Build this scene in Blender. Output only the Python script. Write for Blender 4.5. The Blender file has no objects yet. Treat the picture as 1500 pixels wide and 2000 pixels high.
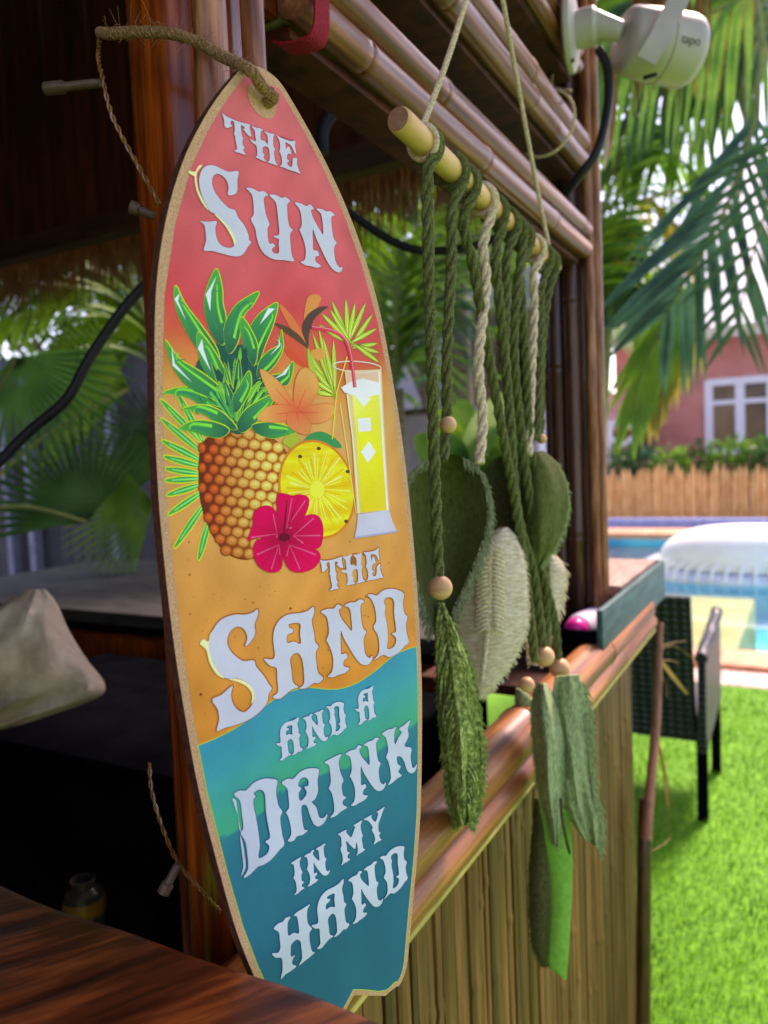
import bpy, bmesh, math, random
import numpy as np
from math import sin, cos, pi, radians, sqrt
from mathutils import Vector, Matrix
from mathutils.geometry import tessellate_polygon

random.seed(7); rng = np.random.default_rng(7)
sc = bpy.context.scene

# ------------------------------------------------------------------ camera
YAW, PIT, ROL, FPX = radians(29), radians(3.8), radians(2.4), 1500.0
CAM = np.array([0, 0, 1.52])
FW = np.array([-sin(YAW)*cos(PIT), cos(YAW)*cos(PIT), -sin(PIT)])
_r0 = np.array([cos(YAW), sin(YAW), 0.0]); _u0 = np.cross(_r0, FW)
RT = cos(ROL)*_r0 - sin(ROL)*_u0
UP = sin(ROL)*_r0 + cos(ROL)*_u0
cd = bpy.data.cameras.new('camera'); cam = bpy.data.objects.new('camera', cd); sc.collection.objects.link(cam)
cd.sensor_fit = 'HORIZONTAL'; cd.sensor_width = 36; cd.lens = 36; cd.clip_start = 0.02; cd.clip_end = 3000
cam.matrix_world = Matrix(((RT[0], UP[0], -FW[0], CAM[0]), (RT[1], UP[1], -FW[1], CAM[1]), (RT[2], UP[2], -FW[2], CAM[2]), (0, 0, 0, 1)))
cd.dof.use_dof = True; cd.dof.focus_distance = 0.575; cd.dof.aperture_fstop = 8.0
sc.camera = cam

# ------------------------------------------------------------------ sky, sun, exposure
SUN_AZ = radians(12)      # compass direction the light comes from, measured from +Y towards +X
SUN_EL = radians(52)
w = bpy.data.worlds.new('World'); sc.world = w; w.use_nodes = True
nt = w.node_tree; sky = nt.nodes.new('ShaderNodeTexSky'); sky.sky_type = 'NISHITA'; sky.sun_disc = False
sky.sun_elevation = SUN_EL; sky.sun_rotation = SUN_AZ; sky.dust_density = 1.2; sky.air_density = 1.0; sky.ozone_density = 2.0
bg = nt.nodes['Background']; bg.inputs['Strength'].default_value = 0.15
nt.links.new(sky.outputs[0], bg.inputs[0])
sl = bpy.data.lights.new('sun', 'SUN'); sl.energy = 2.9; sl.angle = radians(14); sl.color = (1, .95, .87)
so = bpy.data.objects.new('sun', sl); sc.collection.objects.link(so)
sd = Vector((sin(SUN_AZ)*cos(SUN_EL), cos(SUN_AZ)*cos(SUN_EL), sin(SUN_EL)))
so.rotation_euler = sd.to_track_quat('Z', 'Y').to_euler(); so.location = (0, 0, 20)
sc.view_settings.view_transform = 'Standard'; sc.view_settings.look = 'None'
sc.view_settings.exposure = 1.58; sc.view_settings.use_white_balance = True; sc.view_settings.white_balance_temperature = 7600; sc.view_settings.white_balance_tint = 34; sc.view_settings.gamma = 1.0
sc.cycles.use_denoising = True
sc.cycles.max_bounces = 10; sc.cycles.transparent_max_bounces = 12
sc.cycles.sample_clamp_indirect = 6

# ------------------------------------------------------------------ measuring helpers: a photo position and a real plane or distance give a point
def ray(x, y): return (x-750)/FPX*RT - (y-1000)/FPX*UP + FW
def ax(x, y, X): d = ray(x, y); return CAM + d*(X-CAM[0])/d[0]
def ay(x, y, Y): d = ray(x, y); return CAM + d*(Y-CAM[1])/d[1]
def az(x, y, Z): d = ray(x, y); return CAM + d*(Z-CAM[2])/d[2]
def ad(x, y, D): return CAM + ray(x, y)*D

# ------------------------------------------------------------------ materials
def L(r, g=None, b=None):
    if g is None: r, g, b = r
    f = lambda c: (c/255/12.92 if c/255 <= .04045 else ((c/255+.055)/1.055)**2.4)
    return (f(r), f(g), f(b), 1)
MATS = {}
def mat(name, ca, cb=None, rough=.5, scale=20, stretch=(1, 1, 1), detail=4, bump=0, bscale=None, spec=.3, coat=0, coat_r=.1, trans=0, vary=0, third=None, lo=.35, hi=.65, metal=0, rotz=0):
    """principled material whose colour wanders between ca and cb along a stretched noise"""
    if name in MATS: return MATS[name]
    m = bpy.data.materials.new(name); m.use_nodes = True; n = m.node_tree.nodes; l = m.node_tree.links
    p = n['Principled BSDF']; p.inputs['Roughness'].default_value = rough; p.inputs['Specular IOR Level'].default_value = spec
    p.inputs['Coat Weight'].default_value = coat; p.inputs['Coat Roughness'].default_value = coat_r; p.inputs['Metallic'].default_value = metal
    tc = n.new('ShaderNodeTexCoord'); mp = n.new('ShaderNodeMapping'); mp.inputs['Scale'].default_value = stretch
    m0 = n.new('ShaderNodeMapping'); m0.inputs['Rotation'].default_value = (0, 0, rotz)
    l.new(tc.outputs['Object'], m0.inputs[0]); l.new(m0.outputs[0], mp.inputs[0])
    src = mp.outputs[0]
    oi = n.new('ShaderNodeObjectInfo')
    if vary:
        ad_ = n.new('ShaderNodeVectorMath'); ad_.operation = 'MULTIPLY_ADD'
        ad_.inputs[1].default_value = (7.3, 5.1, 9.7)
        l.new(oi.outputs['Random'], ad_.inputs[0]); l.new(mp.outputs[0], ad_.inputs[2]); src = ad_.outputs[0]
    ns = n.new('ShaderNodeTexNoise'); ns.inputs['Scale'].default_value = scale; ns.inputs['Detail'].default_value = detail; ns.inputs['Roughness'].default_value = .6
    l.new(src, ns.inputs['Vector'])
    rp = n.new('ShaderNodeValToRGB'); rp.color_ramp.elements[0].position = lo; rp.color_ramp.elements[1].position = hi
    rp.color_ramp.elements[0].color = ca; rp.color_ramp.elements[1].color = cb or ca
    if third: e = rp.color_ramp.elements.new((lo+hi)/2); e.color = third
    l.new(ns.outputs['Fac'], rp.inputs[0]); col = rp.outputs[0]
    if vary:
        hs = n.new('ShaderNodeHueSaturation'); mr = n.new('ShaderNodeMapRange'); mr.inputs[3].default_value = 1-vary; mr.inputs[4].default_value = 1+vary
        l.new(oi.outputs['Random'], mr.inputs[0]); l.new(mr.outputs[0], hs.inputs['Value']); l.new(col, hs.inputs['Color']); col = hs.outputs[0]
    l.new(col, p.inputs['Base Color'])
    if bump:
        b = n.new('ShaderNodeBump'); b.inputs['Strength'].default_value = bump; b.inputs['Distance'].default_value = .002
        if bscale:
            n2 = n.new('ShaderNodeTexNoise'); n2.inputs['Scale'].default_value = bscale; n2.inputs['Detail'].default_value = 3
            l.new(src, n2.inputs['Vector']); l.new(n2.outputs['Fac'], b.inputs['Height'])
        else: l.new(ns.outputs['Fac'], b.inputs['Height'])
        l.new(b.outputs[0], p.inputs['Normal'])
    if trans:
        t = n.new('ShaderNodeBsdfTranslucent'); mx = n.new('ShaderNodeMixShader'); mx.inputs[0].default_value = trans
        l.new(col, t.inputs[0]); l.new(p.outputs[0], mx.inputs[1]); l.new(t.outputs[0], mx.inputs[2])
        l.new(mx.outputs[0], n['Material Output'].inputs[0])
    MATS[name] = m
    return m
def printmat():
    m = bpy.data.materials.new('printed_ink'); m.use_nodes = True; n = m.node_tree.nodes; l = m.node_tree.links
    p = n['Principled BSDF']; p.inputs['Roughness'].default_value = .5; p.inputs['Specular IOR Level'].default_value = .07
    a = n.new('ShaderNodeAttribute'); a.attribute_name = 'Col'
    tc = n.new('ShaderNodeTexCoord'); ns = n.new('ShaderNodeTexNoise'); ns.inputs['Scale'].default_value = 900; ns.inputs['Detail'].default_value = 2
    l.new(tc.outputs['Object'], ns.inputs['Vector'])
    n2 = n.new('ShaderNodeTexNoise'); n2.inputs['Scale'].default_value = 28; n2.inputs['Detail'].default_value = 5; l.new(tc.outputs['Object'], n2.inputs['Vector'])
    ad_ = n.new('ShaderNodeMath'); ad_.operation = 'MULTIPLY_ADD'; ad_.inputs[1].default_value = .5; l.new(ns.outputs['Fac'], ad_.inputs[0]); l.new(n2.outputs['Fac'], ad_.inputs[2])
    mr = n.new('ShaderNodeMapRange'); mr.inputs[1].default_value = .4; mr.inputs[2].default_value = 1.1; mr.inputs[3].default_value = .86; mr.inputs[4].default_value = 1.1
    l.new(ad_.outputs[0], mr.inputs[0])
    hs = n.new('ShaderNodeHueSaturation'); l.new(a.outputs['Color'], hs.inputs['Color']); l.new(mr.outputs[0], hs.inputs['Value']); l.new(hs.outputs[0], p.inputs['Base Color'])
    b = n.new('ShaderNodeBump'); b.inputs['Strength'].default_value = .12; b.inputs['Distance'].default_value = .0006
    l.new(ns.outputs['Fac'], b.inputs['Height']); l.new(b.outputs[0], p.inputs['Normal'])
    return m
PRINT = printmat()

# ------------------------------------------------------------------ mesh helpers
class MB:
    def __init__(s): s.v = []; s.f = []; s.c = []; s.cols = False
    def add(s, vs, fs, col=None):
        o = len(s.v); s.v += [tuple(map(float, p)) for p in vs]; s.f += [tuple(i+o for i in f) for f in fs]
        if col is not None: s.cols = True
        s.c += [col]*len(vs) if not isinstance(col, list) else col
        return s
    def box(s, lo, hi, bev=0, rot=None):
        lo, hi = np.minimum(lo, hi), np.maximum(lo, hi)
        b = min(bev, *(((hi-lo)/2.01).tolist())) if bev else 0
        if not b:
            vs = [(x, y, z) for x in (lo[0], hi[0]) for y in (lo[1], hi[1]) for z in (lo[2], hi[2])]
            fs = [(0, 1, 3, 2), (4, 6, 7, 5), (0, 4, 5, 1), (2, 3, 7, 6), (0, 2, 6, 4), (1, 5, 7, 3)]
        else:
            bm = bmesh.new(); bmesh.ops.create_cube(bm, size=1)
            for q in bm.verts: q.co = Vector([(lo[i]+hi[i])/2 + q.co[i]*(hi[i]-lo[i]) for i in range(3)])
            bmesh.ops.bevel(bm, geom=list(bm.edges), offset=b, segments=2, affect='EDGES', profile=.6)
            vs = [tuple(q.co) for q in bm.verts]; fs = [tuple(q.index for q in f.verts) for f in bm.faces]; bm.free()
        if rot is not None:
            M, c = rot; vs = [tuple(np.array(M @ Vector(np.array(p)-np.array(c))) + np.array(c)) for p in vs]
        return s.add(vs, fs)
    def tube(s, pts, r, seg=8, cap=True, flat=1.0, up=None):
        P = [np.array(p, float) for p in pts]; n = len(P)
        rr = r if hasattr(r, '__len__') else [r]*n
        T = [P[min(i+1, n-1)]-P[max(i-1, 0)] for i in range(n)]; T = [t/(np.linalg.norm(t)+1e-12) for t in T]
        a = np.array(up if up is not None else ((0, 0, 1) if abs(T[0][2]) < .9 else (1, 0, 0)), float)
        vs = []
        for i in range(n):
            a = a - T[i]*(a@T[i]); a /= np.linalg.norm(a)+1e-12; b = np.cross(T[i], a)
            for k in range(seg):
                an = 2*pi*k/seg; vs.append(P[i] + rr[i]*(cos(an)*a*flat + sin(an)*b))
        fs = [(i*seg+k, i*seg+(k+1) % seg, (i+1)*seg+(k+1) % seg, (i+1)*seg+k) for i in range(n-1) for k in range(seg)]
        if cap: fs += [tuple(range(seg))[::-1], tuple(range((n-1)*seg, n*seg))]
        return s.add(vs, fs)
    def strip(s, pts, wds, nrm, fold=0):
        """leaf-like strip along pts, width wds, spread across tangent x nrm"""
        P = [np.array(p, float) for p in pts]; n = len(P); vs = []
        for i in range(n):
            t = P[min(i+1, n-1)]-P[max(i-1, 0)]; t /= np.linalg.norm(t)+1e-12
            sd_ = np.cross(t, nrm); sd_ /= np.linalg.norm(sd_)+1e-9; nn = np.cross(sd_, t)
            vs += [P[i]-sd_*wds[i]/2, P[i]-nn*fold*wds[i], P[i]+sd_*wds[i]/2]
        fs = [(3*i+k, 3*i+k+1, 3*i+k+4, 3*i+k+3) for i in range(n-1) for k in (0, 1)]
        return s.add(vs, fs)
    def lathe(s, prof, org, axis=(0, 0, 1), seg=20):
        A = np.array(axis, float); A /= np.linalg.norm(A); e = np.array((1, 0, 0) if abs(A[0]) < .8 else (0, 1, 0), float)
        e -= A*(e@A); e /= np.linalg.norm(e); g = np.cross(A, e); vs = []
        for r, h in prof:
            for k in range(seg): an = 2*pi*k/seg; vs.append(np.array(org)+A*h+r*(cos(an)*e+sin(an)*g))
        n = len(prof)
        fs = [(i*seg+k, i*seg+(k+1) % seg, (i+1)*seg+(k+1) % seg, (i+1)*seg+k) for i in range(n-1) for k in range(seg)]
        fs += [tuple(range(seg))[::-1], tuple(range((n-1)*seg, n*seg))]
        return s.add(vs, fs)
    def build(s, name, m, parent=None, smooth=True, ang=40, label=None):
        me = bpy.data.meshes.new(name); me.from_pydata(s.v, [], s.f); me.update()
        if s.cols:
            at = me.color_attributes.new('Col', 'FLOAT_COLOR', 'POINT')
            at.data.foreach_set('color', np.array([c if c is not None else (1, 1, 1, 1) for c in s.c], dtype=np.float32).ravel())
        me.materials.append(m)
        o = bpy.data.objects.new(name, me); sc.collection.objects.link(o)
        if smooth:
            for p in me.polygons: p.use_smooth = True
            if ang < 180:
                bm = bmesh.new(); bm.from_mesh(me)
                for e in bm.edges:
                    if len(e.link_faces) == 2 and e.calc_face_angle(0) > radians(ang): e.smooth = False
                bm.to_mesh(me); bm.free()
        if parent is not None:
            o.parent = parent
            if parent.type == 'EMPTY': o.location = -parent.location
        if label: o['label'] = label
        return o
def thing(name, label, cat, loc=(0, 0, 0), group=None):
    o = bpy.data.objects.new(name, None); sc.collection.objects.link(o); o.location = Vector(loc); o.empty_display_size = .05
    o['label'] = label; o['category'] = cat
    if group: o['group'] = group
    return o
def tag(o, label, cat, group=None, kind=None):
    o['label'] = label; o['category'] = cat
    if group: o['group'] = group
    if kind: o['kind'] = kind
    return o
def struct(o, label=None):
    o['kind'] = 'structure'
    if label: o['label'] = label
    return o
def crv(pts, n=6, closed=False):
    """Catmull-Rom through points"""
    P = [np.array(p, float) for p in pts]; m = len(P); out = []
    rg = range(m) if closed else range(m-1)
    for i in rg:
        g = (lambda k: P[k % m]) if closed else (lambda k: P[min(max(k, 0), m-1)])
        a, b, c, d = g(i-1), g(i), g(i+1), g(i+2)
        for k in range(n):
            t = k/n; out.append(.5*((2*b)+(c-a)*t+(2*a-5*b+4*c-d)*t*t+(3*b-a-3*c+d)*t**3))
    if not closed: out.append(P[-1])
    return out
def rope(mb, pts, r, turns_per_m=70, strands=3, seg=5, fine=None):
    """laid rope: strands wound round the path"""
    P = crv(pts, 10); d = [0]
    for i in range(1, len(P)): d.append(d[-1]+np.linalg.norm(P[i]-P[i-1]))
    tot = d[-1]; N = fine or max(12, int(tot*turns_per_m*7)); D = np.array(d)
    Q = np.stack([np.interp(np.linspace(0, tot, N), D, [p[k] for p in P]) for k in range(3)], 1)
    T = np.gradient(Q, axis=0); T /= np.linalg.norm(T, axis=1)[:, None]+1e-12
    a = np.array((1, 0, 0) if abs(T[0][0]) < .8 else (0, 1, 0), float); fr = []
    for i in range(N):
        a = a-T[i]*(a@T[i]); a /= np.linalg.norm(a); fr.append((a.copy(), np.cross(T[i], a)))
    for k in range(strands):
        path = []
        for i in range(N):
            an = 2*pi*(k/strands + turns_per_m*tot*i/(N-1)); path.append(Q[i]+r*.58*(cos(an)*fr[i][0]+sin(an)*fr[i][1]))
        mb.tube(path, r*.53, seg=seg)
    return mb
def bamboo(mb, a, b, r, nodes=.28, seg=14, taper=.0, half=None, ph=0):
    """a bamboo pole with swollen node rings"""
    a, b = np.array(a, float), np.array(b, float); ln = np.linalg.norm(b-a); pts = []; rr = []
    st = sorted(set([0, ln]+[x for k in range(int(ln/nodes)+2) for x in ((k+ph)*nodes-.012, (k+ph)*nodes-.004, (k+ph)*nodes, (k+ph)*nodes+.004, (k+ph)*nodes+.012) if 0 < x < ln]))
    for x in st:
        q = min(abs(x-(k+ph)*nodes) for k in range(-1, int(ln/nodes)+3)); f = 1.0
        if q < .002: f = .985
        elif q < .006: f = 1.07
        pts.append(a+(b-a)*x/ln); rr.append(r*f*(1-taper*x/ln))
    return mb.tube(pts, rr, seg)
# ------------------------------------------------------------------ shared materials
M_POST = mat('varnished_brown_timber', L(66, 22, 4), L(186, 86, 22), .28, 10, (9, 9, .5), coat=.3, coat_r=.16, bump=.3, third=L(122, 50, 10), lo=.3, hi=.7)
M_BAM = mat('varnished_bamboo', L(104, 56, 30), L(184, 124, 84), .36, 40, (3, 3, .3), coat=.25, coat_r=.25, bump=.25, third=L(148, 90, 56), vary=.1)
M_BAMX = mat('varnished_bamboo_beam', L(74, 36, 18), L(186, 128, 92), .34, 50, (1.4, .05, 1.4), detail=7, coat=.28, coat_r=.2, bump=.4, third=L(126, 74, 46), vary=.14, lo=.3, hi=.72)
M_DARKB = mat('dark_stained_bamboo', L(46, 22, 12), L(96, 56, 36), .35, 16, (5, 5, .6), coat=.5, coat_r=.2, bump=.2, vary=.15)
M_SLAT = mat('aged_bamboo_slat', L(48, 26, 12), L(150, 102, 62), .5, 16, (5, 5, .25), coat=.1, bump=.6, third=L(104, 66, 36), vary=.4, lo=.22, hi=.8)
M_RAIL = mat('rail_bamboo', L(70, 34, 12), L(190, 126, 70), .42, 34, (1.4, .05, 1.4), detail=7, coat=.12, coat_r=.2, bump=.5, third=L(134, 78, 36), vary=.05, lo=.3, hi=.7)
M_SLATGREY = mat('weathered_green_grey_timber', L(112, 118, 108), L(150, 152, 142), .55, 30, (1, .1, 1), bump=.2)
M_DARKW = mat('dark_plank', L(44, 16, 6), L(92, 40, 16), .7, 8, (4, 4, .4), bump=.2, vary=.15)
M_CORK = mat('raw_fibreboard', L(176, 132, 94), L(216, 172, 132), .8, 900, detail=5, bump=.4, third=L(198, 154, 114))
M_EDGE = mat('scorched_board_edge', L(66, 34, 22), L(104, 60, 40), .7, 200, bump=.3)
M_JUTE = mat('jute_twine', L(112, 80, 48), L(176, 138, 92), .9, 700, bump=.8)
M_TABLE = mat('dark_grained_slab', L(46, 16, 7), L(184, 92, 36), .34, 15, (.6, 4.5, 4), detail=14, coat=.12, coat_r=.3, bump=.5, third=L(104, 44, 16), lo=.3, hi=.72, rotz=-1.0)
M_BLACK = mat('black_rubber', L(16, 18, 24), L(30, 32, 40), .45, 30)
M_BLACKM = mat('black_appliance', L(6, 6, 9), L(14, 14, 18), .8, 6, spec=0)
M_GREEN = mat('green_cotton_cord', L(52, 58, 26), L(138, 140, 86), .95, 700, (1, 1, .35), bump=.9, third=L(92, 100, 52), lo=.28, hi=.75)
M_GREENL = mat('pale_green_cotton', L(104, 122, 78), L(166, 180, 134), .95, 420, (1, 1, .3), bump=1, third=L(138, 154, 106))
M_GREEND = mat('deep_green_felt', L(66, 74, 32), L(112, 120, 62), .95, 300, (1, 1, .4), bump=.8, trans=.1, lo=.25, hi=.8)
M_CREAM = mat('cream_cotton', L(184, 160, 124), L(230, 212, 182), .95, 300, bump=.8)
M_CREAMF = mat('cream_cotton_feather', L(196, 174, 142), L(234, 220, 196), .95, 90, (1, 1, 4), bump=.7, trans=.15)
M_DOWEL = mat('pale_pine_dowel', L(196, 148, 90), L(226, 182, 122), .55, 30, (1, .15, 1), bump=.1)
M_DOWELEND = mat('dowel_end_grain', L(126, 88, 62), L(160, 118, 86), .7, 90)
M_BEAD = mat('beech_bead', L(196, 146, 98), L(222, 176, 128), .45, 25, (1, 1, 5))
M_TASS = mat('sage_green_cotton', L(78, 96, 38), L(176, 186, 112), .95, 200, bump=.9, third=L(122, 140, 70))
M_RIBBON = mat('bright_green_felt_ribbon', L(104, 168, 60), L(122, 186, 74), .8, 120, trans=.2)
M_BROWNG = mat('brown_green_felt', L(56, 56, 26), L(84, 82, 44), .95, 200, bump=.8)
M_RED = mat('red_webbing', L(126, 4, 22), L(168, 12, 36), .75, 500, (1, 1, 1), bump=.9)
M_WHITEP = mat('off_white_plastic', L(190, 180, 172), L(204, 196, 188), .4, 20)
M_CLEAR = mat('cloudy_plastic', L(96, 74, 58), L(124, 100, 80), .3, 40, trans=.3)
M_COPPER = mat('amber_wire', L(96, 60, 28), L(140, 96, 50), .25, 60, coat=.4)

# ------------------------------------------------------------------ surfboard sign: pose measured from its lettering
_u = np.array([1270, -210, 1500.]); _u /= np.linalg.norm(_u)
_p1 = np.array([-235, -715, 1500.]); _p2 = np.array([-85, 790, 1500.])
_v = _p2*((_p1@_u)/(_p2@_u))-_p1; _v /= np.linalg.norm(_v)
_w = lambda c: c[0]*RT-c[1]*UP+c[2]*FW
BU, BV = _w(_u), _w(_v); BN = -np.cross(BU, BV)
BO = CAM+_w(_p1)/1500*.52; KB = .52/.48
def B(s, t, h=0): return BO+BU*s+BV*t+BN*h            # metres along the board, down the board, out of the board
def bd(x, y):
    d = ray(x, y); q = CAM+d*(((BO-CAM)@BN)/(d@BN))-BO; return np.array([q@BU, q@BV])
S0 = .005*KB
_HW = np.array([(-49, 0), (-47.5, 9), (-44, 16), (-36, 24), (-20, 38), (0, 53), (26, 69), (60, 84), (101, 95.5), (158, 103.5), (190, 106.5), (230, 108.5), (287, 108.5), (338, 106), (379, 102.5), (431, 94.5), (466, 88), (494, 80.5), (530, 69), (566, 58), (574, 53.5), (579, 47)])*KB/1000
def hw(t): return np.interp(t, _HW[:, 0], _HW[:, 1])
def outline(inset=0):
    R = [np.array(p) for p in _HW]; tail = [np.array((.579-.001, .047-.006))*KB, np.array((.5775, .030))*KB, np.array((.566, .012))*KB, np.array((.5585, 0))*KB]
    right = [(S0+p[1], p[0]) for p in crv(R[:-3], 4)]+[(S0+p[1], p[0]) for p in crv(R[-3:]+tail[:2], 3)]+[(S0+p[1], p[0]) for p in tail[2:]]
    left = [(2*S0-p[0], p[1]) for p in right[::-1]][1:-1]
    ring = [np.array(p) for p in right+left]
    if inset:
        n = len(ring); out = []
        for i in range(n):
            a, b, c = ring[i-2], ring[i], ring[(i+2) % n]; t = c-a; t = t/(np.linalg.norm(t)+1e-9); out.append(b+inset*np.array((-t[1], t[0])))
        ring = out
    return ring
def offs(ring, d):
    """grow a ring outward by d"""
    n = len(ring); A = sum(ring[i][0]*ring[(i+1) % n][1]-ring[(i+1) % n][0]*ring[i][1] for i in range(n)); sg = 1 if A > 0 else -1; out = []
    for i in range(n):
        t = ring[(i+1) % n]-ring[i-1]; t = t/(np.linalg.norm(t)+1e-9); out.append(ring[i]+sg*d*np.array((t[1], -t[0])))
    return out
def poly(mb, rings, h, col, cols=None):
    """flat printed shape on the board; rings[0] outer, the others holes"""
    vs = [[Vector((p[0], p[1], 0)) for p in r] for r in rings]; tr = tessellate_polygon(vs); fl = [p for r in rings for p in r]
    fs = []
    for a, b, c in tr:
        p, q, r = fl[a], fl[b], fl[c]; cr = (q[0]-p[0])*(r[1]-p[1])-(q[1]-p[1])*(r[0]-p[0])
        fs.append((a, b, c) if cr < 0 else (a, c, b))
    mb.add([B(p[0], p[1], h) for p in fl], fs, cols if cols else col)
def thick(mb, ring, h0, h1):
    vs = [[Vector((p[0], p[1], 0)) for p in ring]]; tr = tessellate_polygon(vs); n = len(ring)
    V = [B(p[0], p[1], h1) for p in ring]+[B(p[0], p[1], h0) for p in ring]
    fs = [t for t in tr]+[tuple(i+n for i in t[::-1]) for t in tr]+[(i, (i+1) % n, n+(i+1) % n, n+i) for i in range(n)]
    mb.add(V, fs)
sign = thing('surfboard_sign', 'surfboard shaped wall sign with pineapple print and white western lettering, hung from jute twine', 'sign', B(S0, .58*KB))
TH = .0075
ring0 = outline()
m_ = MB(); thick(m_, ring0, -TH, 0); bo = m_.build('board', M_EDGE, sign, smooth=False)
bo.data.materials.append(M_CORK)
for p in bo.data.polygons:
    if abs(Vector(BN).dot(p.normal)) > .9: p.material_index = 1

PK = 1.42
def C(r, g, b):
    c = L(r, g, b); y = .25*c[0]+.6*c[1]+.15*c[2]
    return tuple(min(.86, max(.003, (y+(q-y)*1.07)*PK)) for q in c[:3])+(1,)
def mix(a, b, t): return tuple(a[i]*(1-t)+b[i]*t for i in range(4))
# printed ground: coral fading into sand
stops = [(bd(500, 135)[1], C(226, 104, 104)), (bd(530, 330)[1], C(217, 96, 98)), (bd(500, 520)[1], C(212, 88, 90)), (bd(480, 630)[1], C(208, 74, 74)), (bd(480, 690)[1], C(214, 92, 68)),
         (bd(480, 750)[1], C(224, 132, 72)), (bd(500, 830)[1], C(226, 150, 90)), (bd(560, 1000)[1], C(220, 144, 84)), (bd(570, 1200)[1], C(212, 136, 72)), (bd(570, 1420)[1], C(212, 128, 60))]
def ground_col(t):
    ts = [s[0] for s in stops]; return tuple(float(np.interp(t, ts, [s[1][k] for s in stops])) for k in range(4))
BORD = .0050*KB
mb = MB(); T0, T1 = -.0405*KB, .47*KB; NR, NC = 260, 26; vs = []; cs = []
def inw(t): return max(.0008, float(np.interp(t+.003*KB, _HW[:, 0], _HW[:, 1]))-BORD if t > .08 else float(hw(t-.0035*KB))-BORD*.95)
for i in range(NR+1):
    t = T0+(T1-T0)*(i/NR); hwd = max(.0012, float(hw(t))-BORD*(1.28 if t < .06 else 1.28-.28*min(1, (t-.06)/.08)))
    for k in range(NC+1):
        f = k/NC*2-1; s = S0+hwd*f; edge = 1-.10*max(0, abs(f)-.8)/.2
        n_ = .94+.09*sin(s*130+sin(t*60)*2)*sin(t*95+s*40); c = ground_col(t+.012*sin(s*60+.6)); cs.append(tuple(min(.86, q*n_*edge) for q in c[:3])+(1,)); vs.append(B(s, t, .00006))
fs = [(i*(NC+1)+k+1, i*(NC+1)+k, (i+1)*(NC+1)+k, (i+1)*(NC+1)+k+1) for i in range(NR) for k in range(NC)]
mb.add(vs, fs, cs); mb.build('coral_and_sand_print', PRINT, sign, smooth=False, label='coral to sand coloured printed ground')
# sea: grid whose upper edge follows the printed wave
wv = [bd(*p) for p in [(385, 1457), (391, 1455), (423, 1442), (468, 1418), (509, 1386), (554, 1356), (599, 1344), (640, 1347), (668, 1345), (700, 1333), (733, 1311), (767, 1283), (790, 1271), (811, 1264), (822, 1262)]]
wv = crv(wv, 6); WS = np.array([p[0] for p in wv]); WT = np.array([p[1] for p in wv])
low = [bd(430+a/3.75, 1390+b/3.75) for a, b in [(-60, 940), (60, 900), (200, 810), (330, 720), (420, 590), (600, 520), (780, 440), (960, 400), (1120, 310), (1280, 200), (1450, 70), (1500, 40)]]
LS = np.array([p[0] for p in low]); LT = np.array([p[1] for p in low])
cA, cB_, cC, cD = C(0, 136, 138), C(0, 142, 110), C(0, 106, 118), C(0, 88, 106)
tail_r = [(S0+p[1], p[0]) for p in crv([np.array(q) for q in _HW[-3:]]+[np.array((.578, .041))*KB, np.array((.5775, .030))*KB, np.array((.566, .012))*KB, np.array((.5585, 0))*KB], 6)]
TS = np.array(sorted([abs(p[0]-S0) for p in tail_r])); _tm = sorted([(abs(p[0]-S0), p[1]) for p in tail_r]); TT = np.array([p[1] for p in _tm]); TS = np.array([p[0] for p in _tm])
def sea(h, grow, flat=None):
    g = MB(); NC, NR = 90, 110; vs, cs = [], []
    tb = [float(hw(0))]
    for i in range(NR+1):
        for k in range(NC+1):
            f = k/NC*2-1; r = i/NR
            # columns bend inwards with the outline: solve s for this row
            s = S0+f*(.0985*KB+grow); 
            for _ in range(3):
                tt = float(np.interp(s, WS, WT))-grow; bt = float(np.interp(abs(s-S0), TS, TT))-BORD*.85+grow if abs(s-S0) < TS[-1] else .56*KB
                t = tt*(1-r)+bt*r; s = S0+f*(float(hw(t))-BORD+grow)
            vs.append(B(s, t, h))
            if flat: cs.append(flat)
            else:
                lt = float(np.interp(s, LS, LT)); d = t-lt
                dw = t-float(np.interp(s, WS, WT))
                if d > .0: c = mix(cC, cD, min(1, d/.09)); c = mix(cB_, c, min(1, .35+d/.0012)) if d < .0012 else c
                else: q = max(0, min(1, 1+d/.042)); c = mix(cA, cB_, q*q*(3-2*q))
                if dw < .03: c = mix(C(0, 126, 146), c, max(0, dw/.03))
                cs.append(c)
    fs = [(i*(NC+1)+k+1, i*(NC+1)+k, (i+1)*(NC+1)+k, (i+1)*(NC+1)+k+1) for i in range(NR) for k in range(NC)]
    g.add(vs, fs, cs); return g
sea(.00010, .0006, C(150, 178, 60)).build('sea_outline_print', PRINT, sign, smooth=False)
sea(.00014, 0).build('sea_print', PRINT, sign, smooth=False, label='teal and blue printed sea')
# sand speckles
mb = MB(); k = 0
while k < 95:
    x, y = rng.uniform(330, 800), rng.uniform(1010, 1420); s, t = bd(x, y)
    if abs(s-S0) > hw(t)-BORD-.003 or t > np.interp(s, WS, WT)-.003: continue
    r = rng.choice([.0003, .0004, .0006, .0009], p=[.4, .35, .18, .07]); n = 7
    poly(mb, [[np.array((s+r*(1+.3*rng.random())*cos(2*pi*i/n), t+r*(1+.3*rng.random())*sin(2*pi*i/n))) for i in range(n)]], .00016, C(150, 84, 34) if rng.random() < .7 else C(120, 60, 30)); k += 1
mb.build('sand_speckles', PRINT, sign, smooth=False)['kind'] = 'stuff'

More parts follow.
